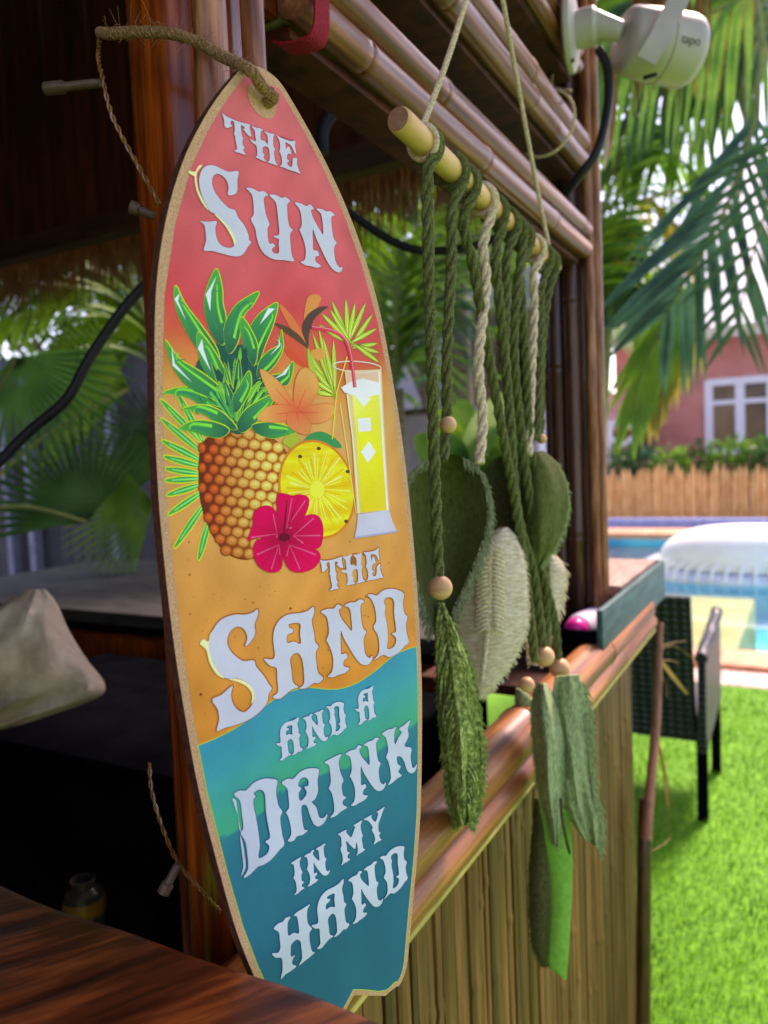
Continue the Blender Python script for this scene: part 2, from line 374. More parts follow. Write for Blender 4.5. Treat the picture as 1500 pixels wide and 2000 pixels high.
# ---- printed picture, traced in board coordinates
class Art:
    h = .00018
    def __init__(s, name, label=None): s.mb = MB(); s.name = name; s.label = label
    def to(s, pts, org=(280, 500), k=2.885): return [bd(org[0]+p[0]/k, org[1]+p[1]/k) for p in pts]
    def fill(s, ring, col, cols=None):
        Art.h += 1.2e-6; poly(s.mb, [ring], Art.h, col, cols)
    def line(s, pts, w0, w1, col):
        P = [np.array(p) for p in pts]; n = len(P); a, b = [], []
        for i in range(n):
            t = P[min(i+1, n-1)]-P[max(i-1, 0)]; t /= np.linalg.norm(t)+1e-9; q = np.array((-t[1], t[0]))*(w0+(w1-w0)*i/(n-1))/2; a.append(P[i]+q); b.append(P[i]-q)
        Art.h += 1.2e-6; h = Art.h
        s.mb.add([B(*p, h) for p in a]+[B(*p, h) for p in b], [(i, i+1, n+i+1, n+i) for i in range(n-1)], col)
    def done(s): s.mb.build(s.name, PRINT, sign, smooth=False, label=s.label)
def grad(ring, ca, cb, d):
    q = [p@np.array(d) for p in ring]; a, b = min(q), max(q); return [mix(ca, cb, (x-a)/(b-a+1e-9)) for x in q]
# right-hand palm fan behind the glass
A = Art('palm_fan_print')
for cx, cy, tips in [((1165), 505, [(1060, 250), (1000, 320), (985, 385), (1140, 238), (1192, 262), (1252, 262), (1292, 325), (1315, 408), (1322, 492), (1330, 545), (1330, 602), (1050, 300)]),
                     (1085, 800, [(950, 430), (920, 520), (985, 400), (930, 600), (945, 690), (960, 760), (1010, 455), (1070, 470)])]:
    for tx, ty in tips:
        a = np.array((cx+random.uniform(-12, 12), cy+random.uniform(-18, 18))); b = np.array((tx, ty)); m1 = a*.5+b*.5; d = b-a; q = np.array((-d[1], d[0])); q = q/np.linalg.norm(q)
        r = [a, a*.7+b*.3+q*9, m1+q*13, a*.2+b*.8+q*9, b, a*.2+b*.8-q*9, m1-q*13, a*.7+b*.3-q*9]
        R_ = A.to(r); A.fill(offs(R_, .0005), C(96, 96, 40)); A.fill(R_, C(150, 176, 66)); A.line(A.to([a*.8+b*.2, b*.93+a*.07]), .0009, .0003, C(206, 214, 110))
A.done()
A = Art('left_palm_leaf_print')
for (x0, y0), (x1, y1) in [((315, 1035), (105, 820)), ((318, 1100), (108, 925)), ((318, 1150), (112, 1045)), ((318, 1185), (122, 1132)), ((312, 1225), (132, 1200)), ((312, 1255), (130, 1265)), ((318, 1290), (140, 1345)), ((322, 1335), (147, 1452)), ((340, 1400), (182, 1632)), ((365, 1500), (312, 1702)), ((330, 1040), (200, 790))]:
    a, b = np.array((x0, y0)), np.array((x1, y1)); d = b-a; q = np.array((-d[1], d[0])); q = q/np.linalg.norm(q)
    R_ = A.to(crv([a+q*8, a*.5+b*.5+q*17, b+q*7, b-q*7, a*.5+b*.5-q*17, a-q*8], 3, True)); A.fill(offs(R_, .0006), C(196, 206, 60)); A.fill(R_, C(34, 138, 70)); A.line(A.to([a, b*.85+a*.15]), .0012, .0006, C(110, 206, 110))
A.done()
A = Art('bird_of_paradise_print')
for pts, c in [([(760, 265), (830, 330), (885, 420), (915, 500), (860, 450), (800, 360)], C(206, 110, 66)), ([(925, 235), (965, 215), (1000, 240), (960, 320), (905, 370), (910, 290)], C(216, 128, 72)),
               ([(1042, 285), (985, 290), (925, 330), (895, 390), (900, 450), (928, 510), (932, 440), (960, 360), (1010, 310)], C(74, 58, 48)), ([(733, 378), (800, 395), (870, 440), (915, 495), (925, 520), (860, 475), (790, 425)], C(84, 62, 44)),
               ([(800, 520), (870, 540), (925, 590), (930, 632), (860, 605), (810, 560)], C(206, 78, 54)), ([(790, 440), (850, 470), (900, 520), (915, 600), (860, 560), (810, 500)], C(212, 84, 60)), ([(925, 520), (960, 600), (980, 700), (1000, 790), (960, 720), (930, 620)], C(150, 170, 70)), ([(940, 540), (1000, 520), (1030, 560), (980, 590)], C(216, 140, 76))]:
    A.fill(A.to(crv(pts, 3, True)), c)
A.done()
# pineapple
A = Art('pineapple_body_print', 'printed orange pineapple body')
body = crv([(440, 1002), (560, 990), (700, 1020), (790, 1090), (832, 1200), (840, 1310), (805, 1450), (725, 1600), (640, 1690), (540, 1702), (440, 1642), (360, 1505), (320, 1350), (314, 1200), (325, 1085), (362, 1030)], 6, True)
Rb = A.to(body); A.fill(offs(Rb, .0007), C(96, 40, 22)); A.fill(Rb, None, [mix(C(96, 36, 22), C(150, 78, 34), max(0, min(1, (p[0]-330)/480))) for p in body])
def inside(p, ring):
    x, y = p; c = False; n = len(ring)
    for i in range(n):
        a, b = ring[i], ring[i-1]
        if (a[1] > y) != (b[1] > y) and x < (b[0]-a[0])*(y-a[1])/(b[1]-a[1]+1e-9)+a[0]: c = not c
    return c
for r in range(-3, 16):
    for q in range(-2, 14):
        x = 330+q*66+(33 if r % 2 else 0)+.04*(r-6)*10; y = 1010+r*56+q*9-40
        if not inside((x, y), body): continue
        ex = min(1, max(.55, 1-abs((x-600)/330)**2.2*.5)); g = max(0, min(1, (x-400)/310))*max(.25, min(1, 1.5-abs(y-1300)/420))
        base = mix(C(164, 66, 34), C(232, 166, 72), g); lite = mix(C(206, 98, 48), C(250, 216, 132), g)
        an = radians(8); mk = lambda rx, ry, dx=0, dy=0, n=10: A.to([(x+dx+rx*ex*cos(2*pi*i/n)*(1+.08*cos(4*pi*i/n)), y+dy+ry*sin(2*pi*i/n)) for i in range(n)])
        h0 = Art.h; rim = A.to([(x+37*ex*cos(2*pi*(i+.5)/12)*(1+.06*cos(6*pi*(i+.5)/6)), y+32*sin(2*pi*(i+.5)/12)) for i in range(12)]); mid_ = A.to([(x+2+24*ex*cos(2*pi*(i+.5)/12), y-2+20*sin(2*pi*(i+.5)/12)) for i in range(12)]); ce_ = A.to([(x+4, y-6)])
        Art.h += 2.4e-6; V_ = [B(*q_, Art.h) for q_ in ce_+mid_+rim]; dk = mix(C(112, 42, 20), C(176, 92, 34), g)
        A.mb.add(V_, [(0, 1+(i+1) % 12, 1+i) for i in range(12)]+[(1+i, 1+(i+1) % 12, 13+(i+1) % 12, 13+i) for i in range(12)], [lite]+[mix(base, lite, .25)]*12+[dk]*12)
        A.line(A.to([(x-3, y+6), (x+3, y+14)]), .0005, .0002, dk); Art.h = h0
Art.h += 1.2e-5
A.done()
A = Art('pineapple_crown_print', 'printed green pineapple crown')
leaves = [[(180, 168), (232, 270), (330, 400), (410, 520), (420, 600), (330, 560), (270, 480), (200, 350), (170, 240)], [(105, 775), (200, 742), (330, 760), (430, 860), (480, 940), (400, 905), (280, 815), (180, 782)],
          [(405, 72), (440, 170), (446, 270), (462, 350), (450, 500), (385, 450), (345, 330), (345, 220)], [(755, 268), (732, 380), (685, 500), (640, 610), (600, 560), (595, 420), (640, 340), (700, 290)],
          [(650, 203), (612, 280), (562, 340), (532, 480), (480, 550), (450, 420), (500, 300), (570, 240)], [(775, 415), (785, 520), (742, 610), (690, 660), (640, 690), (650, 600), (700, 540), (760, 500)],
          [(842, 595), (832, 680), (800, 730), (720, 722), (650, 745), (700, 680), (780, 660)], [(550, 343), (612, 430), (642, 520), (620, 620), (570, 530), (545, 440)],
          [(310, 428), (400, 540), (470, 680), (500, 820), (430, 760), (340, 640), (300, 520)], [(120, 473), (200, 580), (330, 660), (440, 750), (500, 840), (380, 800), (250, 740), (160, 620)]]
front = [[(592, 648), (604, 740), (560, 830), (515, 885), (500, 800), (540, 730)], [(742, 778), (700, 860), (640, 930), (560, 995), (520, 960), (560, 880), (640, 820)],
         [(215, 862), (330, 840), (440, 880), (525, 975), (440, 962), (350, 902), (270, 872)], [(862, 988), (800, 958), (700, 938), (610, 955), (640, 1002), (720, 1028), (790, 1015)], [(198, 975), (280, 930), (400, 938), (480, 980), (430, 1025), (340, 1012), (270, 990)]]
def pine_leaf(pts, hl=True):
    P = [np.array(p, float) for p in pts]; tip = P[0]; basep = P[len(P)//2]; c = crv(P, 4, True); R_ = A.to(c)
    A.fill([q_+np.array((.0003, -.0002)) for q_ in offs(R_, .00045)], C(170, 192, 50)); A.fill(R_, None, [mix(C(46, 148, 66), C(6, 84, 66), max(0, min(1, np.linalg.norm(p-tip)/(np.linalg.norm(basep-tip)+1)))) for p in c])
    h = len(P)//2; rt = P[1:h]; mid = [(P[i]+P[-i])/2 for i in range(1, h)]
    if len(rt) > 1:
        ln = [tip*.8+basep*.2]+[m*.55+r*.45 for m, r in zip(mid, rt)]; A.line(A.to(crv(ln, 3)), .0006, .0022, C(96, 190, 70))
        ln = [tip*.7+basep*.3]+[m*.75+q*.25 for m, q in zip(mid, [P[-i] for i in range(1, h)])]; A.line(A.to(crv(ln, 3)), .0005, .0016, C(18, 112, 84))
    if hl:
        q = P[-1]*.72+mid[0]*.28; A.fill(A.to([tip*.9+basep*.1, mid[0]*.75+P[-1]*.25, mid[min(1, len(mid)-1)]*.6+P[-2]*.4, P[-1]*.9+mid[0]*.1]), C(192, 206, 206))
A.fill(A.to(crv([(300, 600), (380, 520), (450, 470), (520, 500), (590, 500), (660, 570), (700, 660), (700, 760), (640, 900), (560, 1000), (480, 985), (380, 880), (290, 740)], 4, True)), C(10, 78, 64))
for i, lf in enumerate(leaves): pine_leaf(lf, i in (0, 2, 3, 5, 6, 8, 9))
for k in range(40):
    a = radians(-90+random.uniform(-70, 70)); r = random.uniform(230, 470)*(1-.3*abs(cos(a))); q0 = np.array((525, 945.)); q1 = q0+np.array((cos(a)*r*.72, sin(a)*r)); nn_ = np.array((-sin(a), cos(a))); mid_ = q0*.5+q1*.5
    c_ = [C(12, 92, 66), C(34, 130, 64), C(86, 162, 60), C(8, 68, 60)][k % 4]; w_ = random.uniform(16, 30); R_ = A.to(crv([q0-nn_*8, mid_-nn_*w_, q1, mid_+nn_*w_, q0+nn_*8], 4, True)); A.fill(offs(R_, .0004), [C(150, 190, 56), C(6, 56, 50), C(6, 56, 50)][k % 3]); A.fill(R_, c_); A.line(A.to([q0*.5+q1*.5, q1*.92+q0*.08]), .0014, .0003, [C(120, 196, 84), C(6, 80, 62)][k % 2])
for k in range(26):
    a = radians(random.uniform(-160, -20)); r = random.uniform(180, 300); A.line(A.to([(530+40*cos(a), 960+30*sin(a)), (530+r*.8*cos(a), 960+r*sin(a))]), .0004, .0015, [C(30, 130, 78), C(10, 78, 62), C(70, 168, 80)][k % 3])
for lf in front: pine_leaf(lf, False)
A.done()
A = Art('lily_print', 'printed orange lily')
for pts in [[(655, 640), (740, 690), (800, 760), (850, 850), (740, 825), (690, 745)], [(850, 850), (855, 700), (905, 630), (970, 680), (978, 760), (920, 860)], [(640, 912), (700, 850), (800, 840), (880, 880), (780, 932), (680, 932)], [(900, 860), (980, 838), (1062, 838), (1072, 890), (1000, 940), (890, 930)], [(820, 880), (900, 890), (942, 950), (920, 1006), (850, 985), (805, 940)]]:
    c = crv(pts, 4, True); R_ = A.to(c); A.fill(offs(R_, .0004), C(190, 92, 50)); A.fill(R_, None, [mix(C(224, 82, 62), C(238, 146, 84), min(1, sqrt((p[0]-860)**2+(p[1]-880)**2)/210)) for p in c])
    A.line(A.to([(860, 880), tuple(np.array(pts).mean(0)*1.0)]), .001, .0003, C(206, 70, 56))
A.done()
A = Art('pineapple_slice_print', 'printed yellow pineapple slice')
A.fill(A.to(crv([(900, 1062), (930, 1010), (1000, 990), (1080, 1030), (1112, 1082), (1000, 1062)], 4, True)), C(24, 124, 70)); A.fill(A.to(crv([(780, 1045), (850, 1000), (880, 1040), (850, 1090)], 4, True)), C(150, 160, 60))
el = lambda rx, ry, n=40: [(975+rx*cos(2*pi*i/n)+.10*ry*sin(2*pi*i/n), 1315+ry*sin(2*pi*i/n)) for i in range(n)]
A.fill(A.to(el(217, 280)), C(196, 116, 46)); A.fill(A.to(el(204, 266)), None, [mix(C(206, 166, 44), C(226, 200, 62), .5+.5*sin(i*1.9)) for i in range(40)])
for k in range(44):
    a = 2*pi*k/44; r0, r1 = random.uniform(.12, .3), random.uniform(.6, .93); A.line(A.to([(975+204*r0*cos(a), 1315+266*r0*sin(a)), (975+204*r1*cos(a+.04), 1315+266*r1*sin(a+.04))]), .0005, random.uniform(.0006, .002), [C(232, 214, 92), C(198, 160, 40), C(238, 224, 116)][k % 3])
A.fill(A.to([(975+42*cos(i/2.2), 1315+50*sin(i/2.2)) for i in range(14)]), C(222, 200, 78))
for x, y in [(985, 1085), (1148, 1215), (1140, 1495), (880, 1130)]: A.fill(A.to([(x+13*cos(i), y+11*sin(i)) for i in range(6)]), C(86, 60, 30))
A.done()
A = Art('cocktail_glass_print', 'printed tall glass of yellow drink with red straw')
A.fill(A.to([(1130, 645), (1338, 640), (1362, 1100), (1382, 1432), (1200, 1452), (1170, 1000)]), C(222, 176, 120)); A.fill(A.to([(1136, 650), (1330, 645), (1340, 760), (1146, 780)]), C(206, 168, 140))
q = [(1172, 770), (1325, 745), (1350, 1100), (1368, 1428), (1222, 1445), (1196, 1000)]; A.fill(A.to(q), None, [C(226, 212, 120), C(222, 200, 90), C(214, 198, 60), C(206, 178, 60), C(212, 182, 56), C(220, 206, 66)])
for p in [[(1110, 742), (1160, 712), (1230, 690), (1330, 715), (1332, 780), (1230, 800), (1130, 770)], [(1190, 790), (1280, 800), (1240, 850)], [(1205, 915), (1275, 912), (1282, 985), (1210, 992)], [(1268, 1045), (1305, 1105), (1262, 1165), (1222, 1105)]]: A.fill(A.to(p), C(232, 226, 214))
A.fill(A.to([(1205, 1455), (1380, 1432), (1398, 1490), (1426, 1552), (1186, 1590), (1200, 1520)]), C(176, 172, 188)); A.line(A.to([(1188, 1586), (1426, 1552)]), .0016, .0016, C(150, 148, 172))
A.line(A.to([(1325, 650), (1350, 1100), (1372, 1430)]), .0022, .0022, C(222, 214, 222)); A.line(A.to([(1145, 780), (1185, 1100), (1212, 1450)]), .0016, .0012, C(236, 220, 170)); A.line(A.to([(1105, 830), (1150, 1130), (1196, 1450)]), .0008, .0008, C(240, 196, 130))
A.line(A.to([(1200+137*cos(2*pi*i/24), 625+30*sin(2*pi*i/24)+.06*137*cos(2*pi*i/24)) for i in range(25)]), .0009, .0009, C(238, 190, 176))
A.line(A.to(crv([(945, 402), (1060, 422), (1130, 470), (1164, 560), (1188, 742)], 5)), .0026, .0042, C(218, 62, 78)); A.line(A.to(crv([(947, 398), (1062, 417), (1134, 466), (1168, 560), (1192, 742)], 5)), .0006, .001, C(240, 130, 130))
A.line(A.to([(1145, 568), (1085, 770), (1062, 1032)]), .001, .0008, C(224, 206, 72))
A.done()
A = Art('hibiscus_print', 'printed crimson hibiscus')
for pts in [[(750, 1350), (790, 1340), (835, 1352), (880, 1345), (928, 1368), (912, 1450), (835, 1560), (780, 1575), (752, 1460)], [(620, 1448), (682, 1408), (740, 1438), (775, 1560), (765, 1605), (640, 1585), (586, 1602), (612, 1520)], [(640, 1600), (770, 1600), (780, 1680), (772, 1760), (720, 1782), (652, 1752), (618, 1680)], [(790, 1600), (900, 1618), (992, 1680), (962, 1752), (880, 1782), (818, 1762), (786, 1690)], [(810, 1585), (885, 1480), (962, 1458), (1002, 1500), (1008, 1580), (982, 1645), (890, 1635)]]:
    c = crv(pts, 4, True); R_ = A.to(c); A.fill(offs(R_, .0003), C(160, 12, 50)); A.fill(R_, None, [mix(C(150, 10, 52), C(226, 30, 78), min(1, sqrt((p[0]-790)**2+(p[1]-1590)**2)/150)) for p in c])
    ce = np.array(pts).mean(0)
    for k in range(6):
        e = np.array(pts[(k+2) % len(pts)])*.8+ce*.2; A.line(A.to([(790+ (ce[0]-790)*.35, 1590+(ce[1]-1590)*.35), tuple(e)]), .0003, .0011, [C(236, 84, 118), C(186, 16, 60)][k % 2])
A.fill(A.to([(790+34*cos(i*.7), 1585+24*sin(i*.7)) for i in range(9)]), C(96, 10, 34)); A.line(A.to([(785, 1580), (800, 1440), (805, 1375)]), .0016, .0009, C(110, 14, 40)); A.line(A.to([(800, 1570), (850, 1420)]), .0009, .0005, C(130, 16, 46))
A.done()

# ---- lettering
def ringpx(pts, org, k, n=3): return crv([bd(org[0]+p[0]/k, org[1]+p[1]/k) for p in pts], n, True)
G = {}
def glyph(ch, org, k, outer, *holes):
    rings = [ringpx(outer, org, k)]+[ringpx(h, org, k) for h in holes]; a = np.array(rings[0]); lo, hi = a.min(0), a.max(0)
    G[ch] = ([[(p-lo)/(hi-lo) for p in r] for r in rings], lo, hi)
o1, k1 = (420, 200), 7.5
glyph('T', o1, k1, [(95, 165), (150, 205), (250, 255), (380, 300), (500, 330), (495, 370), (510, 440), (522, 500), (500, 505), (455, 465), (425, 425), (400, 400), (425, 385), (410, 360), (370, 340), (375, 430), (385, 500), (405, 525), (395, 560), (395, 610), (410, 650), (430, 665), (408, 690), (410, 725), (445, 770), (400, 765), (350, 745), (300, 735), (270, 700), (305, 705), (310, 650), (295, 580), (285, 500), (270, 470), (280, 420), (275, 340), (265, 290), (225, 275), (215, 320), (240, 350), (200, 370), (165, 378), (130, 355), (125, 280), (115, 230)])
glyph('h', o1, k1, [(525, 350), (600, 380), (640, 378), (692, 412), (662, 432), (660, 545), (715, 570), (758, 620), (765, 560), (755, 490), (708, 425), (770, 450), (810, 460), (862, 478), (845, 510), (845, 640), (870, 690), (855, 730), (870, 860), (910, 930), (860, 915), (810, 900), (752, 878), (785, 860), (790, 770), (775, 680), (740, 650), (700, 655), (690, 680), (690, 740), (718, 768), (700, 800), (715, 840), (742, 870), (690, 860), (640, 835), (575, 805), (605, 790), (605, 700), (595, 640), (560, 610), (530, 590), (500, 540), (550, 565), (590, 570), (580, 500), (570, 420)])
glyph('E', o1, k1, [(890, 485), (950, 520), (1040, 555), (1110, 575), (1165, 570), (1160, 640), (1180, 760), (1150, 730), (1120, 660), (1080, 620), (1020, 590), (1025, 640), (1030, 690), (1050, 655), (1075, 655), (1100, 720), (1108, 765), (1075, 755), (1050, 770), (1045, 830), (1080, 865), (1050, 880), (1050, 910), (1075, 940), (1110, 950), (1125, 900), (1130, 830), (1190, 820), (1190, 900), (1205, 960), (1240, 1050), (1180, 1025), (1080, 995), (1000, 960), (935, 940), (965, 920), (970, 850), (955, 770), (930, 720), (945, 680), (940, 600), (920, 540)])
o2, k2 = (350, 300), 4.412
glyph('S', o2, k2, [(165, 250), (175, 180), (200, 130), (250, 103), (310, 110), (370, 140), (430, 160), (505, 155), (495, 230), (490, 340), (415, 360), (420, 290), (400, 230), (360, 190), (320, 178), (285, 200), (278, 260), (300, 330), (350, 400), (420, 470), (475, 490), (500, 550), (555, 620), (590, 700), (595, 745), (615, 768), (590, 800), (560, 850), (520, 885), (450, 885), (350, 860), (270, 840), (205, 835), (225, 760), (220, 660), (205, 610), (170, 585), (240, 590), (318, 585), (305, 640), (315, 720), (345, 780), (400, 812), (450, 810), (480, 780), (475, 730), (430, 650), (370, 580), (300, 520), (260, 500), (220, 430), (185, 350)])
glyph('U', o2, k2, [(570, 300), (620, 300), (680, 330), (720, 325), (760, 360), (725, 380), (728, 450), (745, 540), (772, 610), (755, 650), (760, 740), (775, 780), (800, 775), (820, 800), (795, 820), (800, 850), (830, 865), (855, 850), (850, 780), (855, 740), (830, 730), (805, 710), (855, 700), (850, 600), (840, 500), (825, 420), (770, 360), (830, 360), (880, 385), (910, 375), (952, 415), (925, 440), (930, 560), (945, 630), (972, 660), (950, 700), (955, 800), (965, 880), (985, 930), (900, 920), (820, 915), (750, 885), (700, 830), (665, 740), (650, 650), (612, 570), (635, 530), (635, 450), (625, 370), (600, 330)])
glyph('N', o2, k2, [(988, 425), (1040, 430), (1090, 455), (1120, 440), (1155, 480), (1130, 490), (1150, 560), (1200, 650), (1235, 700), (1230, 600), (1215, 520), (1175, 480), (1220, 480), (1260, 500), (1300, 500), (1335, 535), (1305, 550), (1310, 650), (1325, 730), (1350, 770), (1330, 810), (1335, 900), (1350, 950), (1380, 985), (1395, 975), (1400, 1000), (1375, 1025), (1330, 1010), (1280, 950), (1220, 830), (1170, 720), (1145, 650), (1145, 760), (1150, 830), (1185, 840), (1200, 880), (1170, 890), (1170, 930), (1215, 970), (1180, 985), (1120, 970), (1085, 965), (1040, 935), (1075, 920), (1085, 840), (1070, 760), (1040, 680), (1030, 660), (1050, 620), (1045, 540), (1030, 480)])
o3, k3 = (370, 1130), 3.261
glyph('s', o3, k3, [(120, 450), (125, 380), (150, 320), (200, 260), (280, 230), (350, 230), (400, 215), (430, 195), (430, 240), (410, 290), (415, 350), (380, 410), (350, 430), (365, 380), (350, 330), (310, 305), (265, 325), (237, 380), (245, 440), (285, 490), (340, 525), (405, 520), (420, 560), (470, 620), (500, 670), (520, 700), (500, 735), (490, 790), (440, 850), (370, 900), (280, 935), (220, 950), (170, 970), (185, 900), (175, 830), (140, 770), (200, 740), (270, 680), (260, 740), (275, 800), (310, 840), (350, 848), (390, 810), (410, 760), (400, 710), (360, 660), (300, 635), (230, 635), (190, 600), (150, 540)])
glyph('A', o3, k3, [(785, 180), (790, 220), (775, 270), (790, 350), (795, 400), (818, 432), (800, 470), (805, 540), (815, 600), (848, 632), (820, 665), (785, 665), (745, 695), (695, 700), (725, 670), (725, 600), (715, 520), (690, 475), (660, 480), (637, 515), (645, 580), (655, 660), (690, 690), (650, 705), (610, 735), (570, 765), (525, 755), (560, 720), (555, 640), (550, 570), (510, 555), (470, 510), (520, 515), (540, 490), (530, 400), (535, 330), (565, 270), (620, 230), (700, 220), (750, 205)],
      [(630, 290), (700, 285), (700, 350), (705, 415), (660, 400), (620, 410), (618, 360), (650, 345), (655, 320), (635, 315)])
glyph('D', o3, k3, [(1130, 105), (1160, 100), (1190, 108), (1230, 75), (1290, 65), (1340, 80), (1362, 100), (1355, 160), (1365, 220), (1385, 245), (1375, 290), (1380, 350), (1393, 405), (1365, 430), (1330, 470), (1270, 500), (1230, 485), (1170, 520), (1200, 480), (1205, 420), (1195, 360), (1168, 310), (1185, 270), (1180, 200), (1160, 140)],
      [(1235, 150), (1245, 125), (1280, 120), (1300, 150), (1300, 220), (1310, 300), (1310, 340), (1285, 350), (1310, 375), (1310, 410), (1290, 440), (1255, 445), (1260, 380), (1255, 300), (1240, 220), (1245, 180)])
o4, k4 = (430, 1390), 3.75
glyph('d', o4, k4, [(95, 605), (140, 575), (185, 575), (240, 520), (310, 490), (370, 490), (415, 505), (405, 580), (420, 680), (450, 730), (435, 780), (450, 900), (465, 970), (430, 1010), (370, 1080), (310, 1120), (270, 1135), (215, 1190), (165, 1215), (200, 1150), (195, 1050), (180, 950), (145, 890), (165, 850), (155, 750), (140, 650)],
      [(240, 640), (255, 620), (240, 595), (280, 570), (310, 580), (325, 620), (330, 720), (345, 820), (360, 920), (325, 950), (355, 980), (345, 1030), (310, 1060), (275, 1065), (285, 980), (275, 880), (255, 760), (240, 690)])
glyph('R', o4, k4, [(445, 520), (490, 490), (530, 490), (580, 440), (640, 415), (700, 415), (720, 430), (708, 500), (712, 580), (690, 640), (665, 660), (700, 700), (720, 770), (755, 775), (780, 745), (765, 800), (720, 838), (680, 820), (650, 750), (630, 690), (605, 680), (590, 700), (595, 780), (610, 860), (638, 865), (600, 900), (560, 910), (530, 945), (490, 945), (515, 900), (510, 830), (490, 760), (478, 735), (500, 700), (495, 620), (485, 560)],
      [(570, 520), (585, 490), (615, 480), (640, 500), (640, 540), (612, 550), (630, 590), (610, 630), (580, 650), (570, 600), (590, 560), (570, 545)])
glyph('I', o4, k4, [(760, 370), (810, 340), (850, 320), (885, 310), (865, 360), (875, 440), (898, 500), (885, 540), (895, 610), (920, 625), (895, 650), (895, 680), (925, 700), (880, 730), (845, 760), (800, 775), (830, 730), (825, 650), (810, 590), (790, 560), (805, 520), (800, 440), (790, 390)])
glyph('K', o4, k4, [(1180, 160), (1225, 130), (1255, 125), (1285, 110), (1270, 160), (1275, 240), (1300, 190), (1325, 150), (1305, 125), (1345, 95), (1390, 60), (1370, 120), (1375, 180), (1345, 250), (1395, 265), (1390, 330), (1400, 400), (1415, 410), (1437, 380), (1425, 430), (1395, 450), (1365, 430), (1345, 370), (1320, 330), (1290, 330), (1295, 380), (1318, 400), (1300, 440), (1325, 465), (1290, 490), (1255, 520), (1225, 535), (1245, 490), (1240, 420), (1225, 360), (1210, 330), (1225, 290), (1220, 230), (1205, 185)])
o5, k5 = (550, 1560), 6.818
glyph('M', o5, k5, [(740, 475), (790, 440), (830, 420), (862, 410), (850, 440), (890, 490), (920, 510), (950, 430), (970, 370), (945, 355), (1000, 320), (1065, 285), (1045, 340), (1050, 420), (1072, 490), (1058, 530), (1070, 600), (1080, 660), (1105, 670), (1060, 710), (1020, 730), (988, 755), (1005, 700), (1000, 620), (985, 580), (970, 665), (920, 630), (850, 560), (860, 630), (865, 700), (900, 710), (870, 750), (875, 790), (905, 800), (860, 840), (825, 855), (785, 885), (805, 830), (800, 750), (775, 670), (790, 620), (785, 540), (770, 490)])
glyph('Y', o5, k5, [(1085, 275), (1130, 245), (1195, 210), (1185, 240), (1215, 290), (1245, 300), (1270, 230), (1275, 190), (1255, 175), (1310, 140), (1362, 105), (1340, 160), (1310, 250), (1280, 340), (1285, 430), (1310, 455), (1290, 480), (1300, 520), (1320, 545), (1270, 570), (1215, 608), (1235, 550), (1225, 480), (1190, 410), (1205, 390), (1190, 350), (1140, 290)])
o6, k6 = (510, 1630), 4.839
glyph('H', o6, k6, [(112, 885), (160, 835), (200, 820), (225, 785), (272, 775), (245, 830), (250, 950), (300, 925), (350, 930), (345, 840), (330, 770), (300, 765), (340, 725), (385, 700), (455, 655), (430, 710), (430, 810), (450, 860), (475, 885), (450, 930), (455, 1020), (475, 1100), (500, 1110), (460, 1150), (420, 1180), (350, 1235), (380, 1170), (375, 1080), (365, 1010), (330, 990), (290, 1020), (275, 1055), (275, 1150), (315, 1135), (290, 1180), (290, 1225), (328, 1240), (270, 1290), (220, 1320), (180, 1365), (195, 1280), (195, 1200), (180, 1160), (130, 1160), (95, 1120), (150, 1115), (175, 1070), (170, 990), (160, 920)])
INK, INKB = (.60, .61, .72, 1), (.55, .61, .72, 1)
letters = [('T', None), ('h', None), ('E', None), ('S', None), ('U', None), ('N', None)]
o7, k7, o8, k8 = (600, 1050), 8.333, (520, 1320), 6.25
def box4(org, k, l, r, t, b):
    f = lambda p: bd(org[0]+p[0]/k, org[1]+p[1]/k); return np.array((f(l)[0], f(t)[1])), np.array((f(r)[0], f(b)[1]))
letters += [('T', box4(o7, k7, (200, 400), (575, 480), (380, 325), (420, 852))), ('h', box4(o7, k7, (545, 530), (930, 705), (720, 268), (640, 792))), ('E', box4(o7, k7, (905, 240), (1225, 640), (1150, 168), (1090, 692)))]
letters += [('s', None), ('A', None), ('N', box4(o3, k3, (832, 195), (1162, 500), (1100, 118), (1110, 556))), ('D', None)]
letters += [('A', box4(o8, k8, (110, 830), (440, 910), (395, 495), (180, 1035))), ('N', box4(o8, k8, (435, 495), (748, 745), (690, 395), (685, 806))), ('D', box4(o8, k8, (722, 380), (980, 630), (890, 300), (765, 766))), ('A', box4(o8, k8, (1075, 410), (1338, 490), (1290, 120), (1125, 602)))]
letters += [('d', None), ('R', None), ('I', None), ('N', box4(o4, k4, (912, 290), (1208, 520), (1155, 170), (1160, 586))), ('K', None)]
letters += [('I', box4(o5, k5, (115, 860), (300, 1190), (255, 765), (165, 1285))), ('N', box4(o5, k5, (290, 745), (632, 945), (578, 570), (570, 1030))), ('M', None), ('Y', None)]
letters += [('H', None), ('A', box4(o6, k6, (470, 865), (830, 865), (770, 415), (535, 1092))), ('N', box4(o6, k6, (815, 415), (1143, 600), (1090, 225), (1085, 692))), ('D', box4(o6, k6, (1115, 205), (1387, 430), (1310, 80), (1160, 626)))]
